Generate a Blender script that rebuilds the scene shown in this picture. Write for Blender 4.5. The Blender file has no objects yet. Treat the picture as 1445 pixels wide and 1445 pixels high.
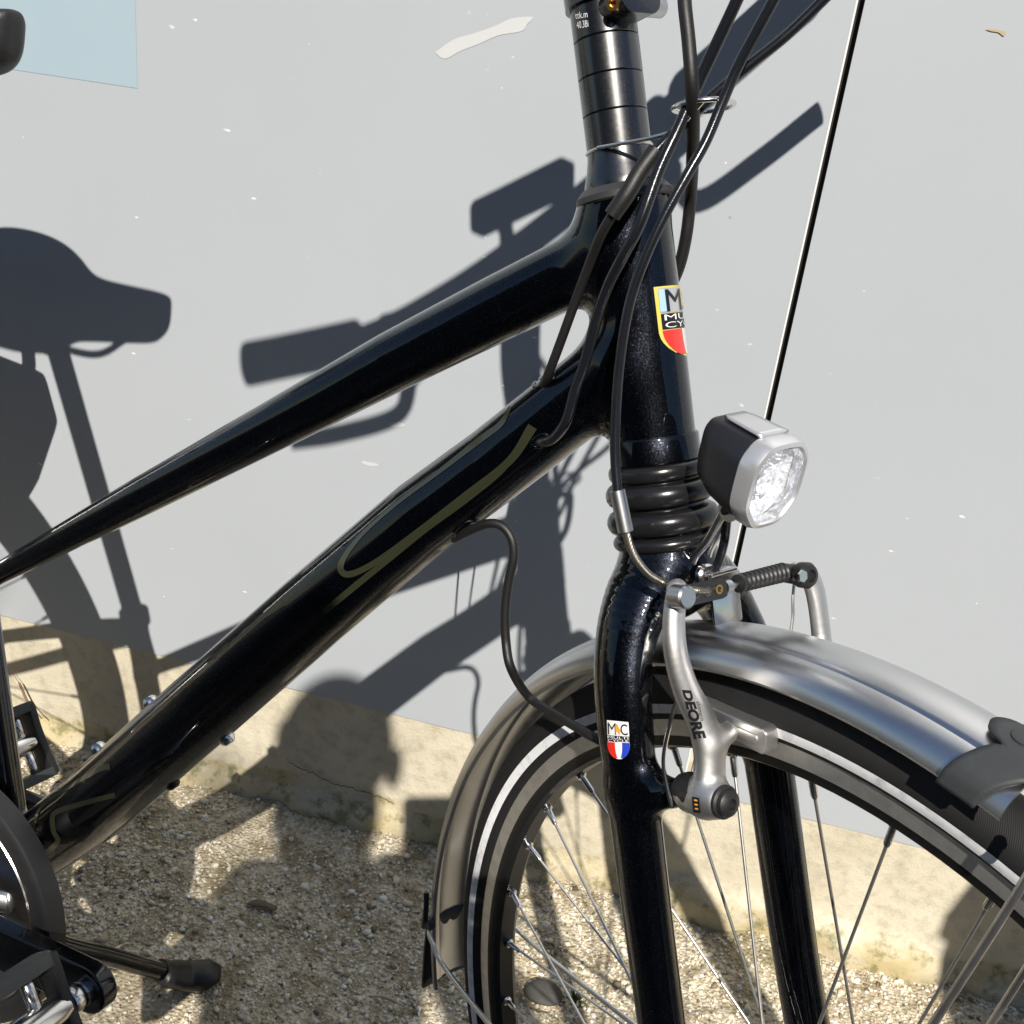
import bpy, bmesh, math, random
import numpy as np
from mathutils import Vector, Matrix
random.seed(7); rng = np.random.default_rng(7)
sc = bpy.context.scene
D = bpy.data

# ------------------------------------------------------------------ camera
CAM = np.array([0., 0., .9717])
RC = np.array([[.9617, .2493, .1138], [.205, -.3793, -.9023], [-.1818, .8911, -.4159]])   # rows: right, down, forward
FPX, PX = 1566.3, 722.5
cam_d = D.cameras.new('camera'); cam = D.objects.new('camera', cam_d); sc.collection.objects.link(cam)
M = Matrix([list(RC[0]), list(-RC[1]), list(-RC[2])]).transposed().to_4x4()
M.translation = Vector(CAM); cam.matrix_world = M
cam_d.sensor_width = 36; cam_d.lens = 36 * FPX / 1445
cam_d.clip_start = .005; cam_d.clip_end = 300
sc.camera = cam

# ------------------------------------------------------------------ light
SUN = np.array([-.2418, 1., -.8708]); SUNN = SUN / np.linalg.norm(SUN)
w = D.worlds.new('World'); sc.world = w; w.use_nodes = True
nt = w.node_tree; bg = nt.nodes['Background']
sky = nt.nodes.new('ShaderNodeTexSky'); sky.sky_type = 'NISHITA'; sky.sun_disc = False
sky.sun_elevation = math.asin(-SUNN[2]); sky.sun_rotation = math.atan2(-SUNN[0], -SUNN[1])
sky.air_density = 1.0; sky.dust_density = .2; sky.ozone_density = 3.0
nt.links.new(sky.outputs[0], bg.inputs[0]); bg.inputs[1].default_value = .07
sl = D.lights.new('sun', 'SUN'); sl.energy = 5.0; sl.angle = math.radians(.53); sl.color = (1, .94, .85)
so = D.objects.new('sun', sl); sc.collection.objects.link(so)
so.rotation_euler = Vector(SUNN).to_track_quat('-Z', 'Y').to_euler()
so.location = (1, -4, 4)
sc.view_settings.view_transform = 'Standard'; sc.view_settings.look = 'None'
sc.view_settings.gamma = 1; sc.view_settings.use_curve_mapping = False
sc.view_settings.exposure = 0.36

# ------------------------------------------------------------------ the frames of reference of the bicycle and of the steered front
W = 1.0546                                                     # wall face
A0 = np.array([.1009, .4735, .3266])                           # foot of the steering axis
AX = np.array([-.3079, .2249, .9245])                          # steering axis, upwards
N_ = np.array([.6431, .7653, .0279])                           # front axle, towards the wall
FW = np.array([.7012, -.6031, .3803])                          # forward of the front wheel
HB = np.array([.9231, -.1647, .3475])                          # forward of the frame
B_ = np.array([.2304, .9603, -.1569])                          # sideways of the frame, towards the wall
CW = np.array([.1347, .4395, .3490])                           # front wheel centre, and the wheel's own axes
NWH = np.array([.6472, .7621, .0190]); FWH = np.array([.7003, -.6042, .3802]); AXH = np.array([-.3012, .2328, .9247])
def Pb(u, v, o=0): return A0 + HB * u + AX * v + B_ * o
def Ps(f, n, a): return A0 + FW * f + N_ * n + AX * a
def ray(px):
    d = np.array([(px[0] - PX) / FPX, (px[1] - PX) / FPX, 1.]); return RC.T @ d
def hit(px, P0, nn):
    d = ray(px); return CAM + d * ((P0 - CAM) @ nn) / (d @ nn)
def bike(px, o=0): return hit(px, A0 + B_ * o, B_)             # a point of the frame's plane, or o metres beside it
def wheelp(px, o=0): return hit(px, CW + N_ * o, N_)
def steer(px, f=0): return hit(px, A0 + FW * f, FW)
def wallp(px): return hit(px, np.array([0, W, 0.]), np.array([0, 1., 0]))
def groundp(px, z=0): return hit(px, np.array([0, 0, z]), np.array([0, 0, 1.]))

# ------------------------------------------------------------------ materials
def mat(name, col, rough=.5, metal=0, **kw):
    m = D.materials.new(name); m.use_nodes = True
    p = m.node_tree.nodes['Principled BSDF']
    p.inputs['Base Color'].default_value = (*col, 1); p.inputs['Roughness'].default_value = rough
    p.inputs['Metallic'].default_value = metal
    for k, v in kw.items():
        k = k.replace('_', ' ')
        for i in p.inputs:
            if i.name.lower() == k.lower(): i.default_value = v
    return m
def nodes(m): return m.node_tree, m.node_tree.nodes, m.node_tree.links, m.node_tree.nodes['Principled BSDF']
def add(nt_, typ, **kw):
    n = nt_.nodes.new(typ)
    for k, v in kw.items():
        if k in n.inputs: n.inputs[k].default_value = v
        else: setattr(n, k, v)
    return n
def coords(t, scale=(1, 1, 1), rot=(0, 0, 0)):
    c = add(t, 'ShaderNodeTexCoord'); mp = add(t, 'ShaderNodeMapping')
    mp.inputs['Scale'].default_value = scale; mp.inputs['Rotation'].default_value = rot
    t.links.new(c.outputs['Object'], mp.inputs[0]); return mp.outputs[0]
def noise(t, vec, scale, detail=4, rough=.6, dist=0):
    n = add(t, 'ShaderNodeTexNoise'); n.inputs['Scale'].default_value = scale; n.inputs['Detail'].default_value = detail
    n.inputs['Roughness'].default_value = rough; n.inputs['Distortion'].default_value = dist
    t.links.new(vec, n.inputs['Vector']); return n
def ramp(t, fac, stops, interp='LINEAR'):
    r = add(t, 'ShaderNodeValToRGB'); r.color_ramp.interpolation = interp
    e = r.color_ramp.elements
    while len(e) < len(stops): e.new(.5)
    for x, (p, c) in zip(e, stops):
        x.position = p; x.color = (*c, 1) if len(c) == 3 else c
    t.links.new(fac, r.inputs[0]); return r.outputs[0]
def mixc(t, fac, a, b, mode='MIX'):
    m = add(t, 'ShaderNodeMix', data_type='RGBA', blend_type=mode)
    if hasattr(fac, 'links'): t.links.new(fac, m.inputs[0])
    else: m.inputs[0].default_value = fac
    for s, v in ((m.inputs[6], a), (m.inputs[7], b)):
        if hasattr(v, 'links'): t.links.new(v, s)
        else: s.default_value = (*v, 1)
    return m.outputs[2]
def bump(t, h, strength, dist, p, sock='Normal', prev=None):
    b = add(t, 'ShaderNodeBump'); b.inputs['Strength'].default_value = strength; b.inputs['Distance'].default_value = dist
    t.links.new(h, b.inputs['Height'])
    if prev is not None: t.links.new(prev, b.inputs['Normal'])
    t.links.new(b.outputs[0], p.inputs[sock]); return b.outputs[0]
def g3(v): return (v, v, v)

def make_paint(name, flake=1.):
    m = mat(name, (.004, .007, .016), .34, .0, Coat_Weight=1., Coat_Roughness=.018, Coat_IOR=1.5)
    t, ns, ln, p = nodes(m); v = coords(t)
    vo = add(t, 'ShaderNodeTexVoronoi'); vo.inputs['Scale'].default_value = 2600; ln.new(v, vo.inputs['Vector'])
    p.inputs['Metallic'].default_value = .85
    c = ramp(t, vo.outputs['Color'], [(.2, (.0004, .0007, .0018)), (.6, (.0012, .0022, .0055)), (.84, (.0032, .0055, .012)), (.92, (.018, .022, .030)), (1, (.045, .052, .062))])
    du = noise(t, coords(t), 1400, 2, .5); c = mixc(t, ramp(t, du.outputs[0], [(.72, g3(0)), (.76, g3(.55))]), c, (.10, .095, .085)); ln.new(c, p.inputs['Base Color'])
    # the flakes tilt at random under the clear coat
    g = add(t, 'ShaderNodeNewGeometry'); s = add(t, 'ShaderNodeVectorMath', operation='SUBTRACT'); s.inputs[1].default_value = (.5, .5, .5)
    ln.new(vo.outputs['Color'], s.inputs[0])
    sc_ = add(t, 'ShaderNodeVectorMath', operation='SCALE'); sc_.inputs['Scale'].default_value = .17 * flake; ln.new(s.outputs[0], sc_.inputs[0])
    ad = add(t, 'ShaderNodeVectorMath', operation='ADD'); ln.new(g.outputs['Normal'], ad.inputs[0]); ln.new(sc_.outputs[0], ad.inputs[1])
    no = add(t, 'ShaderNodeVectorMath', operation='NORMALIZE'); ln.new(ad.outputs[0], no.inputs[0]); ln.new(no.outputs[0], p.inputs['Normal'])
    # dust and fine scratches in the coat
    d = noise(t, coords(t, (1, 1, 1)), 900, 2); ln.new(ramp(t, d.outputs[0], [(.66, g3(.015)), (.74, g3(.35))]), p.inputs['Coat Roughness'])
    return m
PAINT = make_paint('black_paint'); 
GLOSS = mat('gloss_black', (.005, .006, .009), .28, 0, Specular_IOR_Level=1., Coat_Weight=.4, Coat_Roughness=.05)
t, ns, ln, p = nodes(GLOSS); n = noise(t, coords(t), 500, 4); ln.new(ramp(t, n.outputs[0], [(.4, g3(.26)), (.7, g3(.30))]), p.inputs['Roughness'])
def make_metal(name, col, rough, streak=0, sc_=(40, 40, 400), amt=.12):
    m = mat(name, col, rough, 1.)
    t, ns, ln, p = nodes(m)
    n = noise(t, coords(t, sc_), 3 if streak else 260, 4)
    ln.new(ramp(t, n.outputs[0], [(.3, g3(max(.02, rough - amt))), (.7, g3(rough + amt))]), p.inputs['Roughness'])
    n2 = noise(t, coords(t), 90, 5)
    ln.new(mixc(t, ramp(t, n2.outputs[0], [(.45, g3(0)), (.75, g3(.45))]), col, tuple(c * .55 for c in col)), p.inputs['Base Color'])
    return m
ALU = make_metal('silver_aluminium', (.62, .62, .63), .34)
CAST = make_metal('cast_aluminium', (.66, .65, .64), .47, amt=.05)
FENDER = mat('brushed_fender', (.66, .66, .67), .33, 1., Anisotropic=.4)
t, ns, ln, p = nodes(FENDER)
n = noise(t, coords(t), 35, 5); ln.new(ramp(t, n.outputs[0], [(.3, g3(.30)), (.75, g3(.35))]), p.inputs['Roughness'])
n = noise(t, coords(t), 700, 3); bump(t, n.outputs[0], .05, .0004, p)
CHROME = make_metal('polished_steel', (.82, .80, .78), .2, amt=.06)
STEEL = make_metal('spoke_steel', (.80, .77, .73), .38, amt=.08)
RIM = make_metal('machined_rim', (.86, .84, .80), .50, amt=.05)
RIMB = mat('black_rim', (.012, .012, .013), .32, .3)
def rubber(name, col, rough, sc_=400, st=.25):
    m = mat(name, col, rough); t, ns, ln, p = nodes(m)
    n = noise(t, coords(t), sc_, 5); bump(t, n.outputs[0], st, .0006, p)
    n2 = noise(t, coords(t), 60, 6); ln.new(mixc(t, ramp(t, n2.outputs[0], [(.5, g3(0)), (.8, g3(.5))]), col, tuple(c * 1.6 + .004 for c in col)), p.inputs['Base Color'])
    return m
TYRE = rubber('tyre_rubber', (.007, .007, .0075), .7)
t, ns, ln, p = nodes(TYRE)
wv = add(t, 'ShaderNodeTexWave'); wv.inputs['Scale'].default_value = 420; wv.inputs['Distortion'].default_value = .6
ln.new(coords(t, (1, .2, .7)), wv.inputs['Vector']); bump(t, wv.outputs[0], .22, .0005, p)
BELLOW = rubber('bellows_rubber', (.010, .010, .011), .24, 900, .05)
CABLE = rubber('cable_housing', (.008, .009, .012), .2, 1200, .12)
CABLEM = rubber('matt_cable', (.008, .0078, .0078), .5, 800, .2)
PLAST = rubber('black_plastic', (.012, .012, .013), .45, 900, .15)
PLASTB = rubber('headlight_plastic', (.011, .012, .016), .42, 1500, .12)
GREYP = rubber('grey_plastic', (.034, .038, .040), .55, 900, .15)
DGREY = rubber('dark_grey_plastic', (.028, .029, .031), .5, 900, .1)
SILVP = mat('silver_plastic', (.62, .63, .65), .28, .65)
STRIPE = mat('reflective_stripe', (.85, .86, .88), .4)
t, ns, ln, p = nodes(STRIPE); n = noise(t, coords(t), 120, 6)
ln.new(mixc(t, ramp(t, n.outputs[0], [(.5, g3(0)), (.72, g3(.6))]), (.86, .87, .89), (.35, .35, .35)), p.inputs['Base Color'])
BRAID = mat('braided_cable', (.36, .33, .28), .35, 1.)
t, ns, ln, p = nodes(BRAID); wv = add(t, 'ShaderNodeTexWave'); wv.inputs['Scale'].default_value = 330
ln.new(coords(t), wv.inputs['Vector']); bump(t, wv.outputs[0], .5, .0006, p)
BOWL = mat('reflector_bowl', (.92, .93, .96), .22, .35)
t, ns, ln, p = nodes(BOWL); vo = add(t, 'ShaderNodeTexVoronoi'); vo.inputs['Scale'].default_value = 210
ln.new(coords(t, (1, 1, 1.6)), vo.inputs['Vector']); bump(t, vo.outputs[0], .35, .0016, p)
GLASS = D.materials.new('clear_lens'); GLASS.use_nodes = True
t = GLASS.node_tree; t.nodes.remove(t.nodes['Principled BSDF'])
tr = add(t, 'ShaderNodeBsdfTransparent'); gl = add(t, 'ShaderNodeBsdfGlossy'); gl.inputs['Roughness'].default_value = .06
tr.inputs[0].default_value = (.96, .97, .99, 1)
n = noise(t, coords(t), 120, 1); bb = add(t, 'ShaderNodeBump'); bb.inputs['Strength'].default_value = .15; bb.inputs['Distance'].default_value = .001
t.links.new(n.outputs[0], bb.inputs['Height']); t.links.new(bb.outputs[0], gl.inputs['Normal'])
mx = add(t, 'ShaderNodeMixShader'); mx.inputs[0].default_value = .09; t.links.new(tr.outputs[0], mx.inputs[1]); t.links.new(gl.outputs[0], mx.inputs[2])
df = add(t, 'ShaderNodeBsdfDiffuse'); df.inputs[0].default_value = (.84, .88, .95, 1); m3 = add(t, 'ShaderNodeMixShader')
nv = noise(t, coords(t, (1, 1, 1)), 300, 2, .6, .3)
t.links.new(ramp(t, nv.outputs[0], [(.38, g3(.03)), (.52, g3(.10)), (.64, g3(.45))]), m3.inputs[0]); t.links.new(mx.outputs[0], m3.inputs[1]); t.links.new(df.outputs[0], m3.inputs[2])
t.links.new(m3.outputs[0], t.nodes['Material Output'].inputs[0])
RED = mat('red_print', (.70, .03, .02), .3, Coat_Weight=.5); WHITE = mat('white_print', (.75, .75, .75), .3, Coat_Weight=.5)
BLUE = mat('blue_print', (.02, .05, .42), .3, Coat_Weight=.5); BLACKP = mat('black_print', (.01, .01, .012), .35)
YEL = mat('yellow_print', (.62, .50, .10), .35); ORANGE = mat('orange_print', (.65, .30, .05), .35)
OLIVE = mat('olive_print', (.026, .028, .014), .3, Coat_Weight=1., Coat_Roughness=.03); LBLUE = mat('light_blue_print', (.35, .52, .75), .35)
GOLD = make_metal('brass', (.75, .45, .16), .25)

# wall panels: pale grey laminate with dark specks and pale flecks, scuffs and painted caustic glints alike
PANEL = mat('pale_grey_panel', (.56, .565, .56), .42)
t, ns, ln, p = nodes(PANEL)
n1 = noise(t, coords(t), 2.2, 4); base = mixc(t, n1.outputs[0], (.366, .394, .424), (.414, .440, .468))
vo = add(t, 'ShaderNodeTexVoronoi'); vo.inputs['Scale'].default_value = 22
mp = coords(t, (1, 1, 2.3), (0, .35, 0)); wn = noise(t, mp, 60, 2); 
va = add(t, 'ShaderNodeVectorMath', operation='MULTIPLY_ADD'); va.inputs[1].default_value = (.012, .012, .012); ln.new(wn.outputs['Color'], va.inputs[0]); ln.new(mp, va.inputs[2]); ln.new(va.outputs[0], vo.inputs['Vector'])
spot = ramp(t, vo.outputs['Distance'], [(.040, g3(1)), (.070, g3(0))])
pick = noise(t, coords(t), 6.5, 3); pk = ramp(t, pick.outputs[0], [(.50, g3(0)), (.56, g3(1))])
mu = add(t, 'ShaderNodeMath', operation='MULTIPLY'); ln.new(spot, mu.inputs[0]); ln.new(pk, mu.inputs[1])
base = mixc(t, mu.outputs[0], base, (.74, .74, .72))
v3 = add(t, 'ShaderNodeTexVoronoi'); v3.inputs['Scale'].default_value = 34; ln.new(coords(t, (1, 1, 1)), v3.inputs['Vector'])
sp2 = ramp(t, v3.outputs['Distance'], [(.024, g3(.9)), (.038, g3(0))])
p2 = ramp(t, noise(t, coords(t), 9, 2).outputs[0], [(.46, g3(0)), (.52, g3(1))])
m2 = add(t, 'ShaderNodeMath', operation='MULTIPLY'); ln.new(sp2, m2.inputs[0]); ln.new(p2, m2.inputs[1])
base = mixc(t, m2.outputs[0], base, (.76, .76, .74))
v4 = add(t, 'ShaderNodeTexVoronoi'); v4.inputs['Scale'].default_value = 11; ln.new(coords(t, (1, 1, 1.3)), v4.inputs['Vector'])
base = mixc(t, ramp(t, v4.outputs['Distance'], [(.014, g3(.5)), (.022, g3(0))]), base, (.22, .20, .17))
ln.new(base, p.inputs['Base Color'])
bump(t, noise(t, coords(t), 260, 3).outputs[0], .06, .0006, p)
PEDGE = mat('panel_core', (.72, .72, .70), .6); JOINT = mat('joint_black', (.012, .012, .012), .7)
BLUES = mat('pale_blue_sticker', (.42, .545, .61), .35)
t, ns, ln, p = nodes(BLUES); ln.new(mixc(t, noise(t, coords(t), 14, 5).outputs[0], (.32, .415, .475), (.345, .44, .49)), p.inputs['Base Color'])

CONC = mat('old_concrete', (.45, .40, .30), .9)
t, ns, ln, p = nodes(CONC)
a = noise(t, coords(t), 7, 7, .65); b_ = noise(t, coords(t), 60, 7, .7)
c = mixc(t, ramp(t, a.outputs[0], [(.35, g3(0)), (.65, g3(1))]), (.50, .45, .34), (.62, .57, .45))
c = mixc(t, ramp(t, b_.outputs[0], [(.48, g3(0)), (.75, g3(.7))]), c, (.30, .27, .20))
# moss and rust-yellow lichen towards the foot
sx = add(t, 'ShaderNodeSeparateXYZ'); ln.new(coords(t), sx.inputs[0])
nz = noise(t, coords(t, (1, 1, 1.5)), 16, 6, .7); ma = add(t, 'ShaderNodeMath', operation='MULTIPLY_ADD'); ma.inputs[1].default_value = -.085
ln.new(nz.outputs[0], ma.inputs[0]); ln.new(sx.outputs[2], ma.inputs[2])
low = ramp(t, ma.outputs[0], [(0, g3(.75)), (.012, g3(0))])
lm = add(t, 'ShaderNodeMath', operation='MULTIPLY'); ln.new(low, lm.inputs[0]); ln.new(ramp(t, noise(t, coords(t, (1, 1, 2)), 11, 5, .65).outputs[0], [(.38, g3(.15)), (.62, g3(1))]), lm.inputs[1]); c = mixc(t, lm.outputs[0], c, (.42, .33, .14))
low2 = ramp(t, ma.outputs[0], [(0, g3(.8)), (.002, g3(0))])
ms = noise(t, coords(t), 45, 6, .7)
mm = add(t, 'ShaderNodeMath', operation='MULTIPLY'); ln.new(low, mm.inputs[0]); ln.new(ramp(t, ms.outputs[0], [(.5, g3(0)), (.62, g3(.9))]), mm.inputs[1])
c = mixc(t, mm.outputs[0], c, (.11, .115, .03))
ln.new(c, p.inputs['Base Color'])
hb1 = bump(t, b_.outputs[0], .5, .004, p); bump(t, noise(t, coords(t), 420, 4).outputs[0], .35, .0015, p, prev=hb1)

GRND = mat('gritty_ground', (.3, .26, .18), .95)
t, ns, ln, p = nodes(GRND)
big = noise(t, coords(t), 5.5, 6, .65); mid = noise(t, coords(t), 26, 6, .7)
vo = add(t, 'ShaderNodeTexVoronoi'); vo.inputs['Scale'].default_value = 260; ln.new(coords(t), vo.inputs['Vector'])
grit = ramp(t, vo.outputs['Color'], [(.1, (.36, .30, .20)), (.45, (.60, .52, .38)), (.75, (.74, .67, .53)), (.95, (.82, .78, .68))])
c = mixc(t, ramp(t, mid.outputs[0], [(.42, g3(0)), (.62, g3(.8))]), grit, (.22, .165, .085))
c = mixc(t, ramp(t, big.outputs[0], [(.52, g3(0)), (.68, g3(.75))]), c, (.13, .125, .045))
ln.new(c, p.inputs['Base Color'])
bb1 = bump(t, vo.outputs['Distance'], .7, .004, p)
bump(t, mid.outputs[0], .6, .012, p, prev=bb1)
PEB = mat('pebble', (.4, .36, .28), .85)
t, ns, ln, p = nodes(PEB); at = add(t, 'ShaderNodeAttribute', attribute_name='tone')
c = ramp(t, at.outputs['Fac'], [(0, (.12, .10, .065)), (.12, (.40, .34, .22)), (.4, (.66, .59, .45)), (.8, (.78, .73, .61)), (1, (.86, .84, .78))])
c = mixc(t, ramp(t, noise(t, coords(t), 5.5, 6, .65).outputs[0], [(.5, g3(0)), (.68, g3(.45))]), c, (.16, .15, .055))
ln.new(c, p.inputs['Base Color']); bump(t, noise(t, coords(t), 900, 3).outputs[0], .4, .001, p)

# ------------------------------------------------------------------ building helpers
def link(name, me, parent=None, loc=None):
    o = D.objects.new(name, me); sc.collection.objects.link(o)
    if parent is not None: o.parent = parent
    return o
ROOT = {}
def origin_of(parent):
    o = parent
    while o is not None and o.parent is not None: o = o.parent
    return np.array(o.location) if o is not None else np.zeros(3)
def obj(name, V, F, m, parent=None, smooth=True, normals=None, sharp=None, loc=None, mi=None):
    base = origin_of(parent) if parent is not None else (np.array(loc, float) if loc is not None else np.zeros(3))
    me = D.meshes.new(name); me.from_pydata([tuple(x) for x in (np.asarray(V, float) - base)], [], [tuple(int(i) for i in f) for f in F])
    for mm_ in (m if isinstance(m, (list, tuple)) else [m]): me.materials.append(mm_)
    if mi is not None: me.polygons.foreach_set('material_index', mi)
    me.polygons.foreach_set('use_smooth', [smooth] * len(me.polygons))
    me.update()
    if normals is not None: me.normals_split_custom_set_from_vertices([tuple(x) for x in normals])
    elif smooth and sharp is not None: me.set_sharp_from_angle(angle=math.radians(sharp))
    o = link(name, me, parent)
    if parent is None: o.location = base
    return o
def tag(o, label=None, cat=None, group=None, kind=None):
    if label: o['label'] = label
    if cat: o['category'] = cat
    if group: o['group'] = group
    if kind: o['kind'] = kind
    return o
def thing(name, label, cat, loc, group=None):
    o = D.objects.new(name, None); sc.collection.objects.link(o); o.location = loc; o.empty_display_size = .1
    return tag(o, label, cat, group)
def unit(v): v = np.asarray(v, float); return v / (np.linalg.norm(v) + 1e-12)
def spline(P, n=8):
    P = [np.asarray(p, float) for p in P]
    if len(P) == 2: return [P[0] + (P[1] - P[0]) * i / n for i in range(n + 1)]
    Q = [2 * P[0] - P[1]] + P + [2 * P[-1] - P[-2]]; out = []
    for i in range(1, len(Q) - 2):
        for k in range(n):
            s = k / n; a, b, c, d = Q[i - 1], Q[i], Q[i + 1], Q[i + 2]
            out.append(.5 * ((2 * b) + (c - a) * s + (2 * a - 5 * b + 4 * c - d) * s * s + (3 * b - a - 3 * c + d) * s ** 3))
    out.append(P[-1]); return out
def sweep(P, r, seg=14, cap=True, ell=None, up=None, closed=False):
    """tube through the points P; r one radius or one for each point; ell=(a,b) scales the section along up and across it"""
    P = np.asarray(P, float); n = len(P); r = np.broadcast_to(np.asarray(r, float), (n,))
    T = np.gradient(P, axis=0) if not closed else (np.roll(P, -1, 0) - np.roll(P, 1, 0))
    T /= np.linalg.norm(T, axis=1)[:, None] + 1e-12
    u = np.asarray(up, float) if up is not None else (np.array([0, 0, 1.]) if abs(T[0][2]) < .9 else np.array([1., 0, 0]))
    V = []; ex, ey = ell or (1, 1)
    for i in range(n):
        u = u - T[i] * (u @ T[i]); u = unit(u); v = np.cross(T[i], u)
        for k in range(seg):
            a = 2 * math.pi * k / seg
            V.append(P[i] + r[i] * (ex * math.cos(a) * u + ey * math.sin(a) * v))
    F = []
    for i in range(n if closed else n - 1):
        j = (i + 1) % n
        for k in range(seg):
            l = (k + 1) % seg
            F.append((i * seg + k, i * seg + l, j * seg + l, j * seg + k))
    if cap and not closed:
        F.append(tuple(range(seg))[::-1]); F.append(tuple((n - 1) * seg + k for k in range(seg)))
    return np.array(V), F
def tube(name, P, r, m, parent, seg=14, n=8, sharp=40, **kw):
    Q = spline(P, n) if n else P
    if not np.isscalar(r):
        r = np.interp(np.linspace(0, len(P) - 1, len(Q)), range(len(P)), r)
    V, F = sweep(Q, r, seg, **kw); return obj(name, V, F, m, parent, sharp=sharp)
def lathe(name, prof, O, axis, m, parent, seg=48, ref=None, sharp=35, closed=False, ang=None, mi=None, cap=True):
    """prof: list of (height along the axis, radius)"""
    axis = unit(axis); ref = np.asarray(ref if ref is not None else ([0, 0, 1] if abs(axis[2]) < .9 else [1, 0, 0]), float)
    u = unit(ref - axis * (ref @ axis)); v = np.cross(axis, u); V = []
    a0, a1 = ang or (0, 2 * math.pi); full = ang is None; cnt = seg if full else seg + 1
    for h, r in prof:
        for k in range(cnt):
            a = a0 + (a1 - a0) * k / seg
            V.append(O + axis * h + r * (math.cos(a) * u + math.sin(a) * v))
    F = []; I = []; L = len(prof)
    for i in range(L if closed else L - 1):
        j = (i + 1) % L
        for k in range(seg):
            l = (k + 1) % cnt
            F.append((i * cnt + k, i * cnt + l, j * cnt + l, j * cnt + k)); I.append(mi[i] if mi else 0)
    if full and not closed and cap:
        if prof[0][1] > 1e-6: F.append(tuple(range(cnt))[::-1]); I.append(mi[0] if mi else 0)
        if prof[-1][1] > 1e-6: F.append(tuple((L - 1) * cnt + k for k in range(cnt))); I.append(mi[-1] if mi else 0)
    return obj(name, V, F, m, parent, sharp=sharp, mi=I if mi else None)
def prism(name, pts, e1, e2, O, e3, d0, d1, m, parent, bev=0, seg=2, smooth=True):
    """outline pts (in e1, e2 from O), given the thickness d0..d1 along e3"""
    n = len(pts); V = [O + e1 * x + e2 * y + e3 * d for d in (d0, d1) for x, y in pts]
    F = [tuple(range(n))[::-1], tuple(range(n, 2 * n))] + [(i, (i + 1) % n, n + (i + 1) % n, n + i) for i in range(n)]
    o = obj(name, V, F, m, parent, smooth=False)
    bm = bmesh.new(); bm.from_mesh(o.data); bmesh.ops.recalc_face_normals(bm, faces=bm.faces); 
    if bev: bmesh.ops.bevel(bm, geom=list(bm.edges), offset=bev, segments=seg, profile=.6, affect='EDGES', clamp_overlap=True)
    bm.to_mesh(o.data); bm.free()
    if smooth:
        o.data.polygons.foreach_set('use_smooth', [True] * len(o.data.polygons)); o.data.set_sharp_from_angle(angle=math.radians(32))
    return o
def rrect(w_, h_, r, n=5, cx=0, cy=0):
    out = []
    for sx_, sy_, a0 in ((1, 1, 0), (-1, 1, 90), (-1, -1, 180), (1, -1, 270)):
        for k in range(n + 1):
            a = math.radians(a0 + 90 * k / n); out.append((cx + sx_ * (w_ / 2 - r) + r * math.cos(a), cy + sy_ * (h_ / 2 - r) + r * math.sin(a)))
    return out

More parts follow.
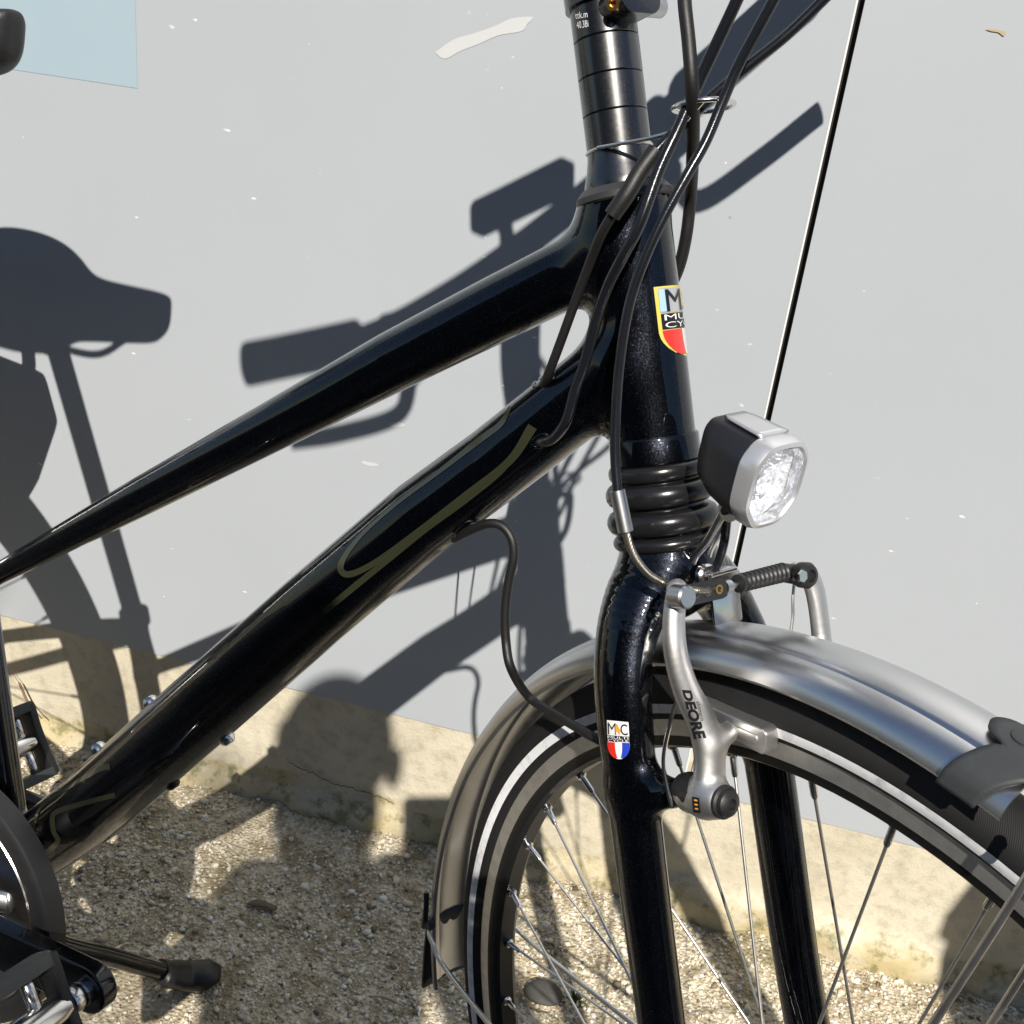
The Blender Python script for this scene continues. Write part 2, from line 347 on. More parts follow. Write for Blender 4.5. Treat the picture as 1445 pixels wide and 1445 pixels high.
# smooth solids: a distance field polygonised by surface nets, vertices settled on the exact surface
def seg_sd(p, a, b, ra, rb, sw=(1, 1, 1)):
    a = np.asarray(a, float); b = np.asarray(b, float); s = np.asarray(sw, float)
    pa = (p - a) / s; ba = (b - a) / s; h = np.clip((pa @ ba) / (ba @ ba), 0, 1)
    d = np.linalg.norm(pa - h[..., None] * ba, axis=-1); return (d - (ra + (rb - ra) * h))
def smin(a, b, k):
    h = np.clip(.5 + .5 * (b - a) / k, 0, 1); return b + (a - b) * h - k * h * (1 - h)
def nets(fn, lo, hi, step):
    ax = [np.arange(l, h + step, step) for l, h in zip(lo, hi)]
    G = np.stack(np.meshgrid(*ax, indexing='ij'), -1); S = fn(G.reshape(-1, 3)).reshape(G.shape[:3])
    ins = S < 0; nx, ny, nz = [s - 1 for s in S.shape]
    cnt = np.zeros((nx, ny, nz), int); corners = [(i, j, k) for i in (0, 1) for j in (0, 1) for k in (0, 1)]
    for i, j, k in corners: cnt += ins[i:nx + i, j:ny + j, k:nz + k]
    act = (cnt > 0) & (cnt < 8); ids = -np.ones(act.shape, int); idx = np.argwhere(act); ids[act] = np.arange(len(idx))
    acc = np.zeros((len(idx), 3)); num = np.zeros(len(idx)); lo_ = np.array([a[0] for a in ax])
    for i, j, k in corners:
        for d in range(3):
            c = [i, j, k]
            if c[d]: continue
            e = list(c); e[d] = 1
            s0 = S[idx[:, 0] + i, idx[:, 1] + j, idx[:, 2] + k]; s1 = S[idx[:, 0] + e[0], idx[:, 1] + e[1], idx[:, 2] + e[2]]
            m_ = (s0 < 0) != (s1 < 0); tt = np.where(m_, s0 / np.where(m_, s0 - s1, 1), 0)
            pt = idx + np.array(c) + 0.; pt[:, d] += tt; acc[m_] += pt[m_]; num[m_] += 1
    V = lo_ + acc / num[:, None] * step; F = []
    for d in range(3):
        o1, o2 = (d + 1) % 3, (d + 2) % 3; sl0 = [slice(1, -1)] * 3; sl0[d] = slice(0, -1)
        A = ins[tuple(sl0)]; sl1 = list(sl0); sl1[d] = slice(1, None); Bq = ins[tuple(sl1)]
        for flip, mk in ((0, A & ~Bq), (1, ~A & Bq)):
            q = np.argwhere(mk); q[:, o1] += 1; q[:, o2] += 1
            e1 = np.zeros(3, int); e1[o1] = 1; e2 = np.zeros(3, int); e2[o2] = 1
            ok = (q[:, d] < act.shape[d]); q = q[ok]
            g = [ids[tuple((q - x).T)] for x in (0 * e1, e1, e1 + e2, e2)]
            if flip: g = g[::-1]
            F.append(np.stack(g, 1))
    F = np.concatenate(F); F = F[(F >= 0).all(1)]
    def grad(P, e=2e-4):
        return np.stack([(fn(P + e * np.eye(3)[i]) - fn(P - e * np.eye(3)[i])) / (2 * e) for i in range(3)], 1)
    for _ in range(3):
        g = grad(V); V = V - (fn(V) / ((g * g).sum(1) + 1e-9))[:, None] * g
    g = grad(V); return V, F, g / (np.linalg.norm(g, axis=1)[:, None] + 1e-12)
def to_world(V, e, O=A0): return O + V @ np.array(e)
def trace(pxs, fn, e, t0=.3, lift=.00035):
    """points of a solid's surface that the given points of the picture show"""
    E = np.array(e); out = []
    d = np.array([unit(ray(q)) for q in pxs]); o = (CAM - A0) @ E.T; dl = d @ E.T
    t = np.full(len(d), t0)
    for _ in range(90): t = t + np.clip(fn(o + dl * t[:, None]), -.02, .05) * .9
    P = o + dl * t[:, None]; ep = 2e-4
    g = np.stack([(fn(P + ep * np.eye(3)[i]) - fn(P - ep * np.eye(3)[i])) for i in range(3)], 1); g /= np.linalg.norm(g, axis=1)[:, None] + 1e-12
    return to_world(P + g * lift, e)

# ------------------------------------------------------------------ setting: ground, wall
def gh(x, y):   # gentle rise towards the foot of the wall
    return .012 * np.clip((y - .80) / .25, 0, 1) ** 2 + .004 * np.sin(7 * x + 2) * np.sin(5 * y + 1) + .0025 * np.sin(23 * x + 3 * y) * np.sin(19 * y - 4 * x)
xs = np.concatenate([[-60, -20, -8, -4, -2.5, -1.8], np.arange(-1.4, 1.0, .012), [1.3, 1.8, 2.6, 4, 8, 20, 60]])
ys = np.concatenate([[-60, -20, -8, -4, -2, -1, -.4, 0, .2], np.arange(.35, 1.075, .012), [1.3]])
X, Y = np.meshgrid(xs, ys, indexing='ij'); Z = gh(X, Y)
nx_, ny_ = X.shape; V = np.stack([X, Y, Z], -1).reshape(-1, 3)
F = [(i * ny_ + j, (i + 1) * ny_ + j, (i + 1) * ny_ + j + 1, i * ny_ + j + 1) for i in range(nx_ - 1) for j in range(ny_ - 1)]
ground = tag(obj('ground', V, F, GRND), 'gritty ground with moss and sand at the foot of the wall', kind='structure')

# dark asphalt drive added behind the camera, unseen, to cut bounce light
ADDED_ASPH = mat('added_asphalt', (.045, .045, .047), .9); t, ns, ln, p = nodes(ADDED_ASPH)
n = noise(t, coords(t), 180, 5); ln.new(mixc(t, n.outputs[0], (.03, .03, .032), (.065, .064, .062)), p.inputs['Base Color']); bump(t, n.outputs[0], .5, .004, p)
V = [(x, y, z) for z in (.008, -.05) for x, y in ((-60, -60), (60, -60), (60, .44), (-60, .44))]
tag(obj('added_drive', V, [(0, 1, 2, 3), (7, 6, 5, 4), (0, 4, 5, 1), (1, 5, 6, 2), (2, 6, 7, 3), (3, 7, 4, 0)], ADDED_ASPH, smooth=False), 'dark asphalt added out of view beside the gritty strip to cut bounce light', kind='structure')

# loose grit and pebbles (nobody could count them)
ico = bmesh.new(); bmesh.ops.create_icosphere(ico, subdivisions=1, radius=1); iv = np.array([v.co for v in ico.verts]); iF = np.array([[v.index for v in f.verts] for f in ico.faces]); ico.free()
def pebbles(cnt, smin_, smax_, xr, yr, power=2.2):
    s = smin_ + (smax_ - smin_) * rng.random(cnt) ** power
    x = rng.uniform(*xr, cnt); y = rng.uniform(*yr, cnt)
    dens = np.sin(9 * x + 3 * np.sin(6 * y)) * np.sin(11 * y + 2 * np.sin(7 * x)) ; keep = rng.random(cnt) < .62 + .38 * dens
    s, x, y = s[keep], x[keep], y[keep]; k = len(s)
    jit = 1 + .28 * rng.standard_normal((k, len(iv), 1)); sh = rng.uniform(.55, 1.25, (k, 1, 3)); sh[..., 2] *= .7
    ang = rng.uniform(0, 6.28, k); c_, s_ = np.cos(ang)[:, None], np.sin(ang)[:, None]
    L = iv[None] * jit * sh * s[:, None, None] * .5
    Vx = L[..., 0] * c_ - L[..., 1] * s_; Vy = L[..., 0] * s_ + L[..., 1] * c_
    Z0 = gh(x, y) + s * rng.uniform(-.05, .22, k)
    VV = np.stack([Vx + x[:, None], Vy + y[:, None], L[..., 2] + Z0[:, None]], -1).reshape(-1, 3)
    FF = (iF[None] + (np.arange(k) * len(iv))[:, None, None]).reshape(-1, 3)
    return VV, FF, np.repeat(rng.random(k), len(iv))
sets = [pebbles(30000, .0020, .0052, (-1.05, .62), (.50, 1.05), 1.3), pebbles(7500, .0045, .0100, (-1.05, .62), (.50, 1.05), 2.0)]
VV = []; FF = []; TT = []; off = 0
for a_, b2, c2 in sets: VV.append(a_); FF.append(b2 + off); TT.append(c2); off += len(a_)
VV = np.concatenate(VV); FF = np.concatenate(FF); TT = np.concatenate(TT)
me = D.meshes.new('gravel'); me.vertices.add(len(VV)); me.vertices.foreach_set('co', VV.ravel()); me.loops.add(FF.size); me.loops.foreach_set('vertex_index', FF.ravel().astype('i'))
me.polygons.add(len(FF)); me.polygons.foreach_set('loop_start', np.arange(0, FF.size, 3, dtype='i')); me.update(calc_edges=True); me.validate()
at_ = me.attributes.new('tone', 'FLOAT', 'POINT'); at_.data.foreach_set('value', TT.astype('f')); me.materials.append(PEB)
tag(link('gravel', me), 'loose beige grit and small pebbles strewn over the ground', kind='stuff')

# wall: concrete plinth and pale grey facade panels with narrow joints
JX, PZ = .0247, .1857
wall = thing('facade_wall', 'pale grey panelled wall on a low stained concrete plinth behind the bicycle', 'wall', (0, W, 0))
ex, ey, ez = np.eye(3)
PLY = W + .004
# plinth face as a slightly uneven sheet with thickness
px_ = np.concatenate([np.arange(-4, -1.3, .1), np.arange(-1.3, 1.0, .01), np.arange(1.0, 4.01, .1)]); pz_ = np.linspace(-.05, .25, 50)
Xp, Zp = np.meshgrid(px_, pz_, indexing='ij')
foot = .022 + .012 * np.sin(4.3 * Xp + 1) + .008 * np.sin(11 * Xp) + .003 * np.sin(47 * Xp)
Yp = PLY + .0012 * np.sin(13 * Xp + 9 * Zp) + .0008 * np.sin(61 * Xp - 43 * Zp) - .016 * np.clip((foot + .022 - Zp) / .02, 0, 1) * (1 + .35 * np.sin(29 * Xp) + .2 * np.sin(83 * Xp))
V = np.stack([Xp, Yp, Zp], -1).reshape(-1, 3); a_, b2 = Xp.shape
F = [(i * b2 + j, (i + 1) * b2 + j, (i + 1) * b2 + j + 1, i * b2 + j + 1) for i in range(a_ - 1) for j in range(b2 - 1)]
nb = len(V); V = np.concatenate([V, [[-4, W + .2, -.05], [4, W + .2, -.05], [4, W + .2, .25], [-4, W + .2, .25]]])
F += [(nb, nb + 3, nb + 2, nb + 1), (b2 - 1, a_ * b2 - 1, nb + 2, nb + 3)]
obj('plinth', V, F, CONC, wall)
def panel(x0, x1):
    V = [(x, y, z) for y in (W, W + .008) for x, z in ((x0, PZ), (x1, PZ), (x1, 2.75), (x0, 2.75))]
    F = [(0, 1, 2, 3), (7, 6, 5, 4), (0, 4, 5, 1), (1, 5, 6, 2), (2, 6, 7, 3), (3, 7, 4, 0)]
    return obj('panel', V, F, [PANEL, PEDGE], wall, smooth=False, mi=[0, 1, 1, 1, 1, 1])
gp = .0028
prism('edge_trim', [(JX - gp - .0015, PZ + .001), (JX - gp + .0001, PZ + .001), (JX - gp + .0001, 2.75), (JX - gp - .0015, 2.75)], ex, ez, np.array([0, W, 0.]), ey, -.0006, .004, PEDGE, wall, smooth=False)
panel(JX - 1.25, JX - gp); panel(JX + gp, JX + 1.25); panel(JX - 2.5, JX - 1.25 - 2 * gp); panel(JX + 1.25 + 2 * gp, JX + 2.5)
prism('backing', [(-2.6, .24), (2.6, .24), (2.6, 2.8), (-2.6, 2.8)], ex, ez, np.array([0, W, 0.]), ey, .0145, .19, JOINT, wall, smooth=False)
V = [(x, W - .0004, z) for x, z in ((-1.20, .850), (-.6475, .850), (-.6475, 1.45), (-1.20, 1.45))]
obj('sticker', V, [(0, 1, 2, 3)], BLUES, wall, smooth=False)
# reflected caustic light painted as a pale patch above the top tube, and a flake of dry leaf stuck at the right
def on_wall(name, pts, m, d=.0004):
    pts = [tuple(q[:2]) for q in spline([np.array([*q, 0.]) for q in list(pts) + [pts[0]]], 5)[:-1]]
    return obj(name, [wallp(q) - ey * d for q in pts], [tuple(range(len(pts)))], m, wall, smooth=False)
CAUSTIC_SCUFF = mat('pale_caustic_scuff', (.53, .54, .54), .5)
sm = on_wall('caustic_scuff_mark', [(614, 74), (640, 56), (672, 46), (700, 36), (722, 26), (752, 24), (744, 34), (736, 44), (704, 50), (676, 62), (650, 72), (628, 83)], CAUSTIC_SCUFF)
on_wall('caustic_scuff_mark', [(548, 598), (560, 594), (572, 600), (556, 603)], CAUSTIC_SCUFF); on_wall('caustic_scuff_mark', [(512, 650), (534, 655), (526, 658), (512, 654)], CAUSTIC_SCUFF)  # small flecks: painted glints of reflected light as well as scuffs
CRK = mat('crack_dark', (.05, .045, .035), .95)
cp = [(405, 1072), (420, 1083), (437, 1089), (455, 1098), (472, 1106), (490, 1112), (507, 1115), (524, 1121), (541, 1126), (556, 1134)]
cq = spline([hit(q, np.array([0, PLY - .0016, 0.]), ey) for q in cp], 4); cq = [p_ + ez * rng.normal(0, .0011) for p_ in cq]; wq = [.00045 + .0003 * rng.random() for i in range(len(cq))]
obj('crack', [p_ + ez * w_ for p_, w_ in zip(cq, wq)] + [p_ - ez * w_ for p_, w_ in zip(cq, wq)], [(i, i + 1, len(cq) + i + 1, len(cq) + i) for i in range(len(cq) - 1)], CRK, wall, smooth=False)
LEAF = mat('dry_leaf', (.42, .33, .2), .8)
on_wall('leaf_flake', [(1390, 41), (1400, 41), (1412, 43), (1419, 46), (1416, 51), (1409, 46), (1398, 44)], LEAF, .001)

# ------------------------------------------------------------------ BICYCLE
bic = thing('bicycle', 'glossy black touring bicycle with aluminium mudguards leaning on its kickstand by the wall', 'bicycle', (-.3, .62, 0))
EB = (HB, AX, B_); ES = (FW, N_, AX)

# frame: tube centre lines in (u, v) of the frame's plane
BBc = (-.612, .165)
TT_ = [(-.016, .574, .0190), (-.085, .5552, .0188), (-.16, .5342, .0183), (-.25, .5070, .0165), (-.385, .4665, .0138), (-.55, .4165, .0085), (-.590, .404, .0085)]
DT_ = [(-.018, .5115, .0222), (-.10, .4660, .0228), (-.155, .4375, .0242), (-.25, .3805, .0262), (-.40, .2875, .0285), (-.50, .2250, .0290), (-.612, .165, .027)]
ST_ = [(-.612, .165, .0175), (-.602, .2077, .0165), (-.583, .42, .0165), (-.578, .475, .0165)]
def resample(C, n=5):
    P = [np.array(list(c[0]) + [c[1]]) for c in C]; Q = spline(P, n); return [(tuple(q[:3]), q[3]) for q in Q]
def chain_sd(p, C, sw=(1, 1, 1)):
    d = None
    for (u0, v0, r0), (u1, v1, r1) in zip(C[:-1], C[1:]):
        q = seg_sd(p, (u0, v0, 0), (u1, v1, 0), r0, r1, sw); d = q if d is None else np.minimum(d, q)
    return d
def sd_ht(p):
    r = np.hypot(p[:, 0], p[:, 2]) - (.0232 + .0012 * np.exp(-((p[:, 1] - .598) / .01) ** 2))
    return np.maximum(r, np.abs(p[:, 1] - .5345) - .0655)
def sd_bb(p):
    q = np.hypot(p[:, 0] - BBc[0], p[:, 1] - BBc[1]) - .022; return np.maximum(q, np.abs(p[:, 2]) - .035)
def tt(p): return chain_sd(p, TT_)
def dt(p): return chain_sd(p, DT_)
def st(p): return chain_sd(p, ST_)
def frame_sd(p):
    d = smin(sd_ht(p), tt(p), .022); d = smin(d, dt(p), .018); d = smin(d, smin(st(p), sd_bb(p), .008), .010); return d
V, F, Nn = nets(frame_sd, (-.66, .115, -.042), (.032, .612, .042), .0020)
cen = V[F].mean(1); own = np.argmin(np.stack([sd_ht(cen), tt(cen), dt(cen), st(cen), sd_bb(cen)], 1), 1)
own[(cen[:, 0] > -.027)] = 0
part = {}
if np.linalg.det(np.array(EB)) < 0: F = F[:, ::-1]
for k, nm in enumerate(['head_tube', 'top_tube', 'down_tube', 'seat_tube', 'bottom_bracket']):
    f = F[own == k]; used, inv = np.unique(f, return_inverse=True)
    part[nm] = obj(nm, to_world(V[used], EB), inv.reshape(f.shape), PAINT, bic, normals=Nn[used] @ np.array(EB))
RHu, RHv = -1.0, .392
for s in (-1, 1):
    tube('chainstay', [Pb(BBc[0] - .01, BBc[1] + .003, s * .022), Pb(-.72, .215, s * .045), Pb(RHu, RHv, s * .068)], [.0135, .011, .008], PAINT, bic, 18)
    tube('seatstay', [Pb(-.583, .455, s * .014), Pb(-.66, .445, s * .030), Pb(-.82, .42, s * .055), Pb(RHu, RHv, s * .068)], [.009, .009, .008, .007], PAINT, bic, 14)

# bottle and guard bolts on the down tube
for q, o_ in (((213, 991), 0), ((139, 1056), 0), ((320, 1042), 0), ((243, 1105), 0)):
    P = bike(q, o_); uv = np.array([(P - A0) @ HB, (P - A0) @ AX])
    cdir = unit(HB * .845 + AX * .535); nrm = np.cross(cdir, B_); nrm = nrm if nrm @ AX > 0 else -nrm
    if q[0] in (320, 243): nrm = -nrm
    P = P - nrm * .0025
    lathe('bolt', [(-.002, .006), (.003, .006), (.0052, .0052), (.0066, .0038), (.0066, .0022), (.0045, .002), (.0045, 0)], P, nrm, CHROME if q[0] != 243 else RIMB, part['down_tube'], 24)

# steering column: spacers, clamp, rings
def stack(name, prof, m, par=bic): return lathe(name, prof, A0, AX, m, par, 64, ref=FW)
stack('steerer_collar', [(.600, .0205), (.606, .0215), (.611, .0205), (.617, .0187), (.6225, .0176), (.6262, .0171)], GLOSS)
stack('headset_ring', [(.5995, .020), (.5995, .0250), (.6005, .0262), (.6035, .0262), (.6050, .0248), (.6075, .0225)], DGREY)
zs = [(.6278, .6452), (.6456, .6640), (.6644, .6830), (.6834, .7400)]
for a_, b2 in zs: stack('spacer', [(a_, .0160), (a_, .0168), (a_ + .0004, .0172), (b2 - .0004, .0172), (b2, .0168), (b2, .0160)], GLOSS)
stack('clamp_ring', [(.6263, .0165), (.6263, .0176), (.6268, .0180), (.6274, .0180), (.6279, .0176), (.6279, .0165)], STEEL)
# stem clamp at the top of the column
stem = obj('stem', *sweep(spline([Ps(0, 0, .700), Ps(.0, 0, .735), Ps(.012, 0, .785), Ps(.03, 0, .842)], 8), .0195, 28), GLOSS, bic, sharp=40)
for o_, mm_ in ((.0, GOLD),):
    P = steer((866, 6), .024); lathe('bolt', [(-.01, .0035), (.0015, .0035), (.0015, .0018), (-.001, .0016), (-.001, 0)], P, unit(-N_ + FW * .6), mm_, stem, 20)
c0 = steer((885, 4), .024); 
prism('clamp_ear', rrect(.026, .015, .0070), N_, AX, c0 + N_ * .0045 + AX * .001, FW, -.014, .006, GLOSS, stem, .003, 4)
P = steer((902, 8), .022); d_ = unit(N_); lathe('bolt', [(0, .0052), (.011, .0052), (.012, .0045), (.012, 0)], P + N_ * .004, d_, ALU, stem, 24)

# head tube foot, bellows
stack('lower_collar', [(.474, .0225), (.4738, .0243), (.4728, .0248), (.4600, .0250), (.4592, .0244), (.4592, .0222)], PAINT)
bp = [(.4600, .0225)]
for a_, h_, r_ in ((.4545, .0046, .0272), (.4425, .0066, .0302), (.4275, .0068, .0312), (.4160, .0042, .0292)):
    for k in range(9):
        an = math.pi * k / 8; bp.append((a_ + h_ * math.cos(an), .0232 + (r_ - .0232) * math.sin(an) ** .75))
bp.append((.4105, .0225))
stack('bellows', bp, BELLOW)

# fork
LEGC = lambda s: [((.0, s * .008, .400), .0195), ((.001, s * .0255, .387), .0168), ((.002, s * .0395, .366), .0145), ((.005, s * .0483, .335), .0138), ((.008, s * .0525, .270), .0125), ((.0105, s * .0545, .150), .0120), ((.016, s * .0555, .08), .0118), ((.030, s * .0540, .03), .0105), ((.049, s * .0520, .0), .0095)]
LEGS = {s: resample(LEGC(s), 5) for s in (-1, 1)}
def fork_sd(p):
    d = seg_sd(p, (0, 0, .418), (0, 0, .392), .0235, .0225)
    for s in (-1, 1):
        C = LEGS[s]; q = None
        for (a_, ra), (b2, rb) in zip(C[:-1], C[1:]):
            z = seg_sd(p, a_, b2, ra, rb, (1.28, 1, 1)); q = z if q is None else np.minimum(q, z)
        d = smin(d, q, .010)
        d = smin(d, seg_sd(p, (.004, s * .0500, .2865), (.036, s * .0490, .2920), .0105, .0080), .012)
    return d
V, F, Nn = nets(fork_sd, (-.032, -.078, -.02), (.070, .078, .44), .0016)
cut = V[:, 2].max()
fork = obj('fork', to_world(V, ES), F, PAINT, bic, normals=Nn @ np.array(ES))

# ---- decals
def text2d(s, bold=0.0, shear=0.0):
    cu = D.curves.new('lettering', 'FONT'); cu.body = s; cu.size = 1; cu.offset = bold; cu.shear = shear; cu.resolution_u = 3
    to = D.objects.new('lettering', cu); me_ = D.meshes.new_from_object(to)
    V = np.array([v.co[:2] for v in me_.vertices]); 
    bm = bmesh.new(); bm.from_mesh(me_); bmesh.ops.triangulate(bm, faces=bm.faces); bmesh.ops.subdivide_edges(bm, edges=bm.edges, cuts=2, use_grid_fill=True); bm.verts.index_update()
    V = np.array([v.co[:2] for v in bm.verts]); F = [[v.index for v in f.verts] for f in bm.faces]; bm.free()
    D.objects.remove(to); D.curves.remove(cu); D.meshes.remove(me_)
    V = V - V.min(0); return V / V.max(0), F
def decal(name, polys, fn, e, m, parent, lift=.00035, grid=6):
    """polygons given in the picture's pixels, laid on a solid's surface"""
    V = []; F = []
    for P, Fs in polys:
        o_ = len(V); V += list(trace(P, fn, e, lift=lift)); F += [[i + o_ for i in f] for f in Fs]
    return obj(name, V, F, m, parent)
def quadmap(c, n=10, m_=10, x0=0, x1=1, y0=0, y1=1, keep=None):
    """grid on the quad c (tl, tr, br, bl); s to the right, t down"""
    c = np.array(c, float); P = []; F = []
    S = np.linspace(x0, x1, n + 1); T_ = np.linspace(y0, y1, m_ + 1)
    for t_ in T_:
        for s in S: 
            s2 = s
            if keep: 
                hw = keep(t_); s2 = .5 + (s - .5) * hw
            P.append((c[0] * (1 - s2) + c[1] * s2) * (1 - t_) + (c[3] * (1 - s2) + c[2] * s2) * t_)
    for j in range(m_):
        for i in range(n):
            a_ = j * (n + 1) + i; F.append([a_, a_ + 1, a_ + n + 2, a_ + n + 1])
    return P, F
def quadtext(s, c, x0, x1, y0, y1, bold=0, shear=0):
    V2, F = text2d(s, bold, shear); c = np.array(c, float); P = []
    for x, y in V2:
        s_ = x0 + (x1 - x0) * x; t_ = y1 + (y0 - y1) * y
        P.append((c[0] * (1 - s_) + c[1] * s_) * (1 - t_) + (c[3] * (1 - s_) + c[2] * s_) * t_)
    return P, F
shield = lambda t_: 1 if t_ < .62 else max(.12, math.sqrt(max(0, 1 - ((t_ - .62) / .385) ** 2)))
# small shield on the fork blade
qf = [(857, 1016), (887, 1019), (890, 1071), (859, 1071)]
DZ = [(qf, fork_sd, ES, fork)]
decal('shield_badge', [quadmap(qf, 8, 16, keep=shield)], fork_sd, ES, WHITE, fork, .0003)
decal('shield_badge', [quadmap(qf, 3, 10, -.0, .34, .56, .97, keep=shield)], fork_sd, ES, RED, fork, .0005)
decal('shield_badge', [quadmap(qf, 3, 10, .66, 1., .56, .97, keep=shield)], fork_sd, ES, BLUE, fork, .0005)
decal('lettering', [quadmap(qf, 4, 2, 0, 1, .385, .55)], fork_sd, ES, BLACKP, fork, .0005)
decal('lettering', [quadtext('M', qf, .05, .42, .06, .36, .0), quadtext('C', qf, .62, .95, .06, .36, .01)], fork_sd, ES, BLACKP, fork, .0006)
decal('emblem', [([np.array(qf[0]) * (1 - x) + np.array(qf[1]) * x + np.array([0, y]) for x, y in ((.40, 6), (.50, 3), (.56, 8), (.66, 13), (.60, 20), (.50, 14), (.42, 18))], [[0, 1, 2, 6], [2, 3, 4, 5], [2, 5, 6]])], fork_sd, ES, ORANGE, fork, .0007)
decal('lettering', [quadtext('MULTI', qf, .04, .96, .395, .465, .0), quadtext('CYCLE', qf, .04, .96, .475, .545, .0)], fork_sd, ES, WHITE, fork, .0008)

# head tube badge: wraps round the front of the tube
def badge(name, x0, x1, y0, y1, m, lift, keep=None, n=14, mm_=14, txt=None, bold=.02):
    top, bot, a0, a1 = .5520, .5145, math.radians(-47), math.radians(61)
    pts, F = [], []
    if txt:
        V2, F = text2d(txt, bold); ST2 = [(x0 + (x1 - x0) * x, y1 + (y0 - y1) * y) for x, y in V2]
    else:
        ST2 = []
        for j in range(mm_ + 1):
            for i in range(n + 1):
                t_ = y0 + (y1 - y0) * j / mm_; s_ = x0 + (x1 - x0) * i / n
                if keep: s_ = .5 + (s_ - .5) * keep(t_)
                ST2.append((s_, t_))
        F = [[j * (n + 1) + i, j * (n + 1) + i + 1, (j + 1) * (n + 1) + i + 1, (j + 1) * (n + 1) + i] for j in range(mm_) for i in range(n)]
    for s_, t_ in ST2:
        a_ = a0 + (a1 - a0) * s_; r = .0232 + lift
        pts.append((r * math.cos(a_), top + (bot - top) * t_, r * math.sin(a_)))
    pts = np.array(pts); dr = pts * [1, 0, 1]; dr /= np.linalg.norm(dr, axis=1)[:, None]
    for _ in range(6): pts = pts - (frame_sd(pts) - lift)[:, None] * dr
    pts = to_world(pts, EB)
    return obj(name, pts, F, m, part['head_tube'])
badge('shield_badge', 0, 1, 0, 1, YEL, .0003, shield)
badge('shield_badge', .05, .95, .03, .37, SILVP, .0005); badge('shield_badge', .05, .14, .04, .35, LBLUE, .0007)
badge('lettering', .05, .95, .38, .60, BLACKP, .0005)
badge('shield_badge', .05, .40, .61, .965, RED, .0005, shield); badge('shield_badge', .40, .62, .61, .97, WHITE, .00055, shield); badge('shield_badge', .62, .95, .61, .965, BLUE, .0005, shield)
badge('lettering', .14, .46, .05, .355, BLACKP, .0009, txt='M', bold=.0); badge('lettering', .58, .88, .05, .355, BLACKP, .0009, txt='C', bold=.0)
badge('emblem', .46, .54, .05, .3, YEL, .0009)
badge('lettering', .09, .91, .395, .475, WHITE, .0009, txt='MULTI', bold=.0); badge('lettering', .09, .91, .50, .58, WHITE, .0009, txt='CYCLE', bold=.0)

# tiny print on the spacer
def sd_steerer(p): return np.maximum(np.hypot(p[:, 0], p[:, 1]) - .0172, np.abs(p[:, 2] - .69) - .07)
q1 = [(812, 17), (829, 15), (831, 38), (814, 41)]
decal('lettering', [quadtext('ttk.m', q1, 0, 1, .02, .42, .0), quadtext('40.3Bi', q1, .05, 1, .58, 1, .0)], sd_steerer, ES, WHITE, stem, .0003)

# olive outline lettering on the down tube
def ribbon(pts, w_, n=6):
    Q = np.array(spline([np.array([*p, 0.]) for p in pts], n))[:, :2]; T_ = np.gradient(Q, axis=0); T_ /= np.linalg.norm(T_, axis=1)[:, None] + 1e-9
    Nn_ = np.stack([-T_[:, 1], T_[:, 0]], 1); w_ = np.interp(np.linspace(0, 1, len(Q)), np.linspace(0, 1, len(w_)) if not np.isscalar(w_) else [0, 1], w_ if not np.isscalar(w_) else [w_, w_])
    P = list(Q + Nn_ * w_[:, None] / 2) + list(Q - Nn_ * w_[:, None] / 2); k = len(Q)
    return P, [[i, i + 1, k + i + 1, k + i] for i in range(k - 1)]
cr = lambda L: [(380 + .346 * x, 550 + .346 * y) for x, y in L]
decal('lettering', [ribbon(cr([(985, 70), (945, 140), (860, 205), (700, 330), (520, 465), (390, 580), (315, 670), (292, 730), (330, 752), (430, 705), (590, 590), (800, 430), (980, 290), (1075, 150)]), [4, 8, 9, 6, 5, 5, 7, 9, 9, 8, 8, 9, 11, 14])], frame_sd, EB, OLIVE, part['down_tube'])
decal('lettering', [ribbon(cr([(1040, 215), (950, 330), (800, 450), (640, 570), (500, 680), (350, 800), (225, 905)]), [3, 6, 8, 6, 8, 9, 8])], frame_sd, EB, OLIVE, part['down_tube'], .0005)
cl = lambda L: [(.346 * x, 950 + .346 * y) for x, y in L]
decal('lettering', [ribbon(cl([(470, 495), (340, 530), (232, 565), (215, 600), (222, 650), (238, 685), (185, 735)]), 7, 3)], frame_sd, EB, OLIVE, part['down_tube'])
decal('lettering', [ribbon(cl([(450, 380), (400, 395), (230, 500), (160, 560), (135, 655)]), [9, 7, 4, 4, 4], 3)], frame_sd, EB, OLIVE, part['down_tube'], .0005)

# cable ports of the down tube
def torus_port(px, rx, ang=0, nm='cable_port'):
    Pq = [(px[0] + rx * math.cos(a_) * math.cos(ang) - .55 * rx * math.sin(a_) * math.sin(ang), px[1] + rx * math.cos(a_) * math.sin(ang) + .55 * rx * math.sin(a_) * math.cos(ang)) for a_ in np.linspace(0, 6.283, 20, endpoint=False)]
    P = trace(Pq, frame_sd, EB, lift=.0002); V, F = sweep(P, .0011, 8, closed=True, cap=False); obj(nm, V, F, PAINT, part['down_tube'])
torus_port((761, 541), 9, -.7); torus_port((777, 533), 8, -.9); torus_port((763, 622), 13, -.5); torus_port((662, 748), 22, -.35)

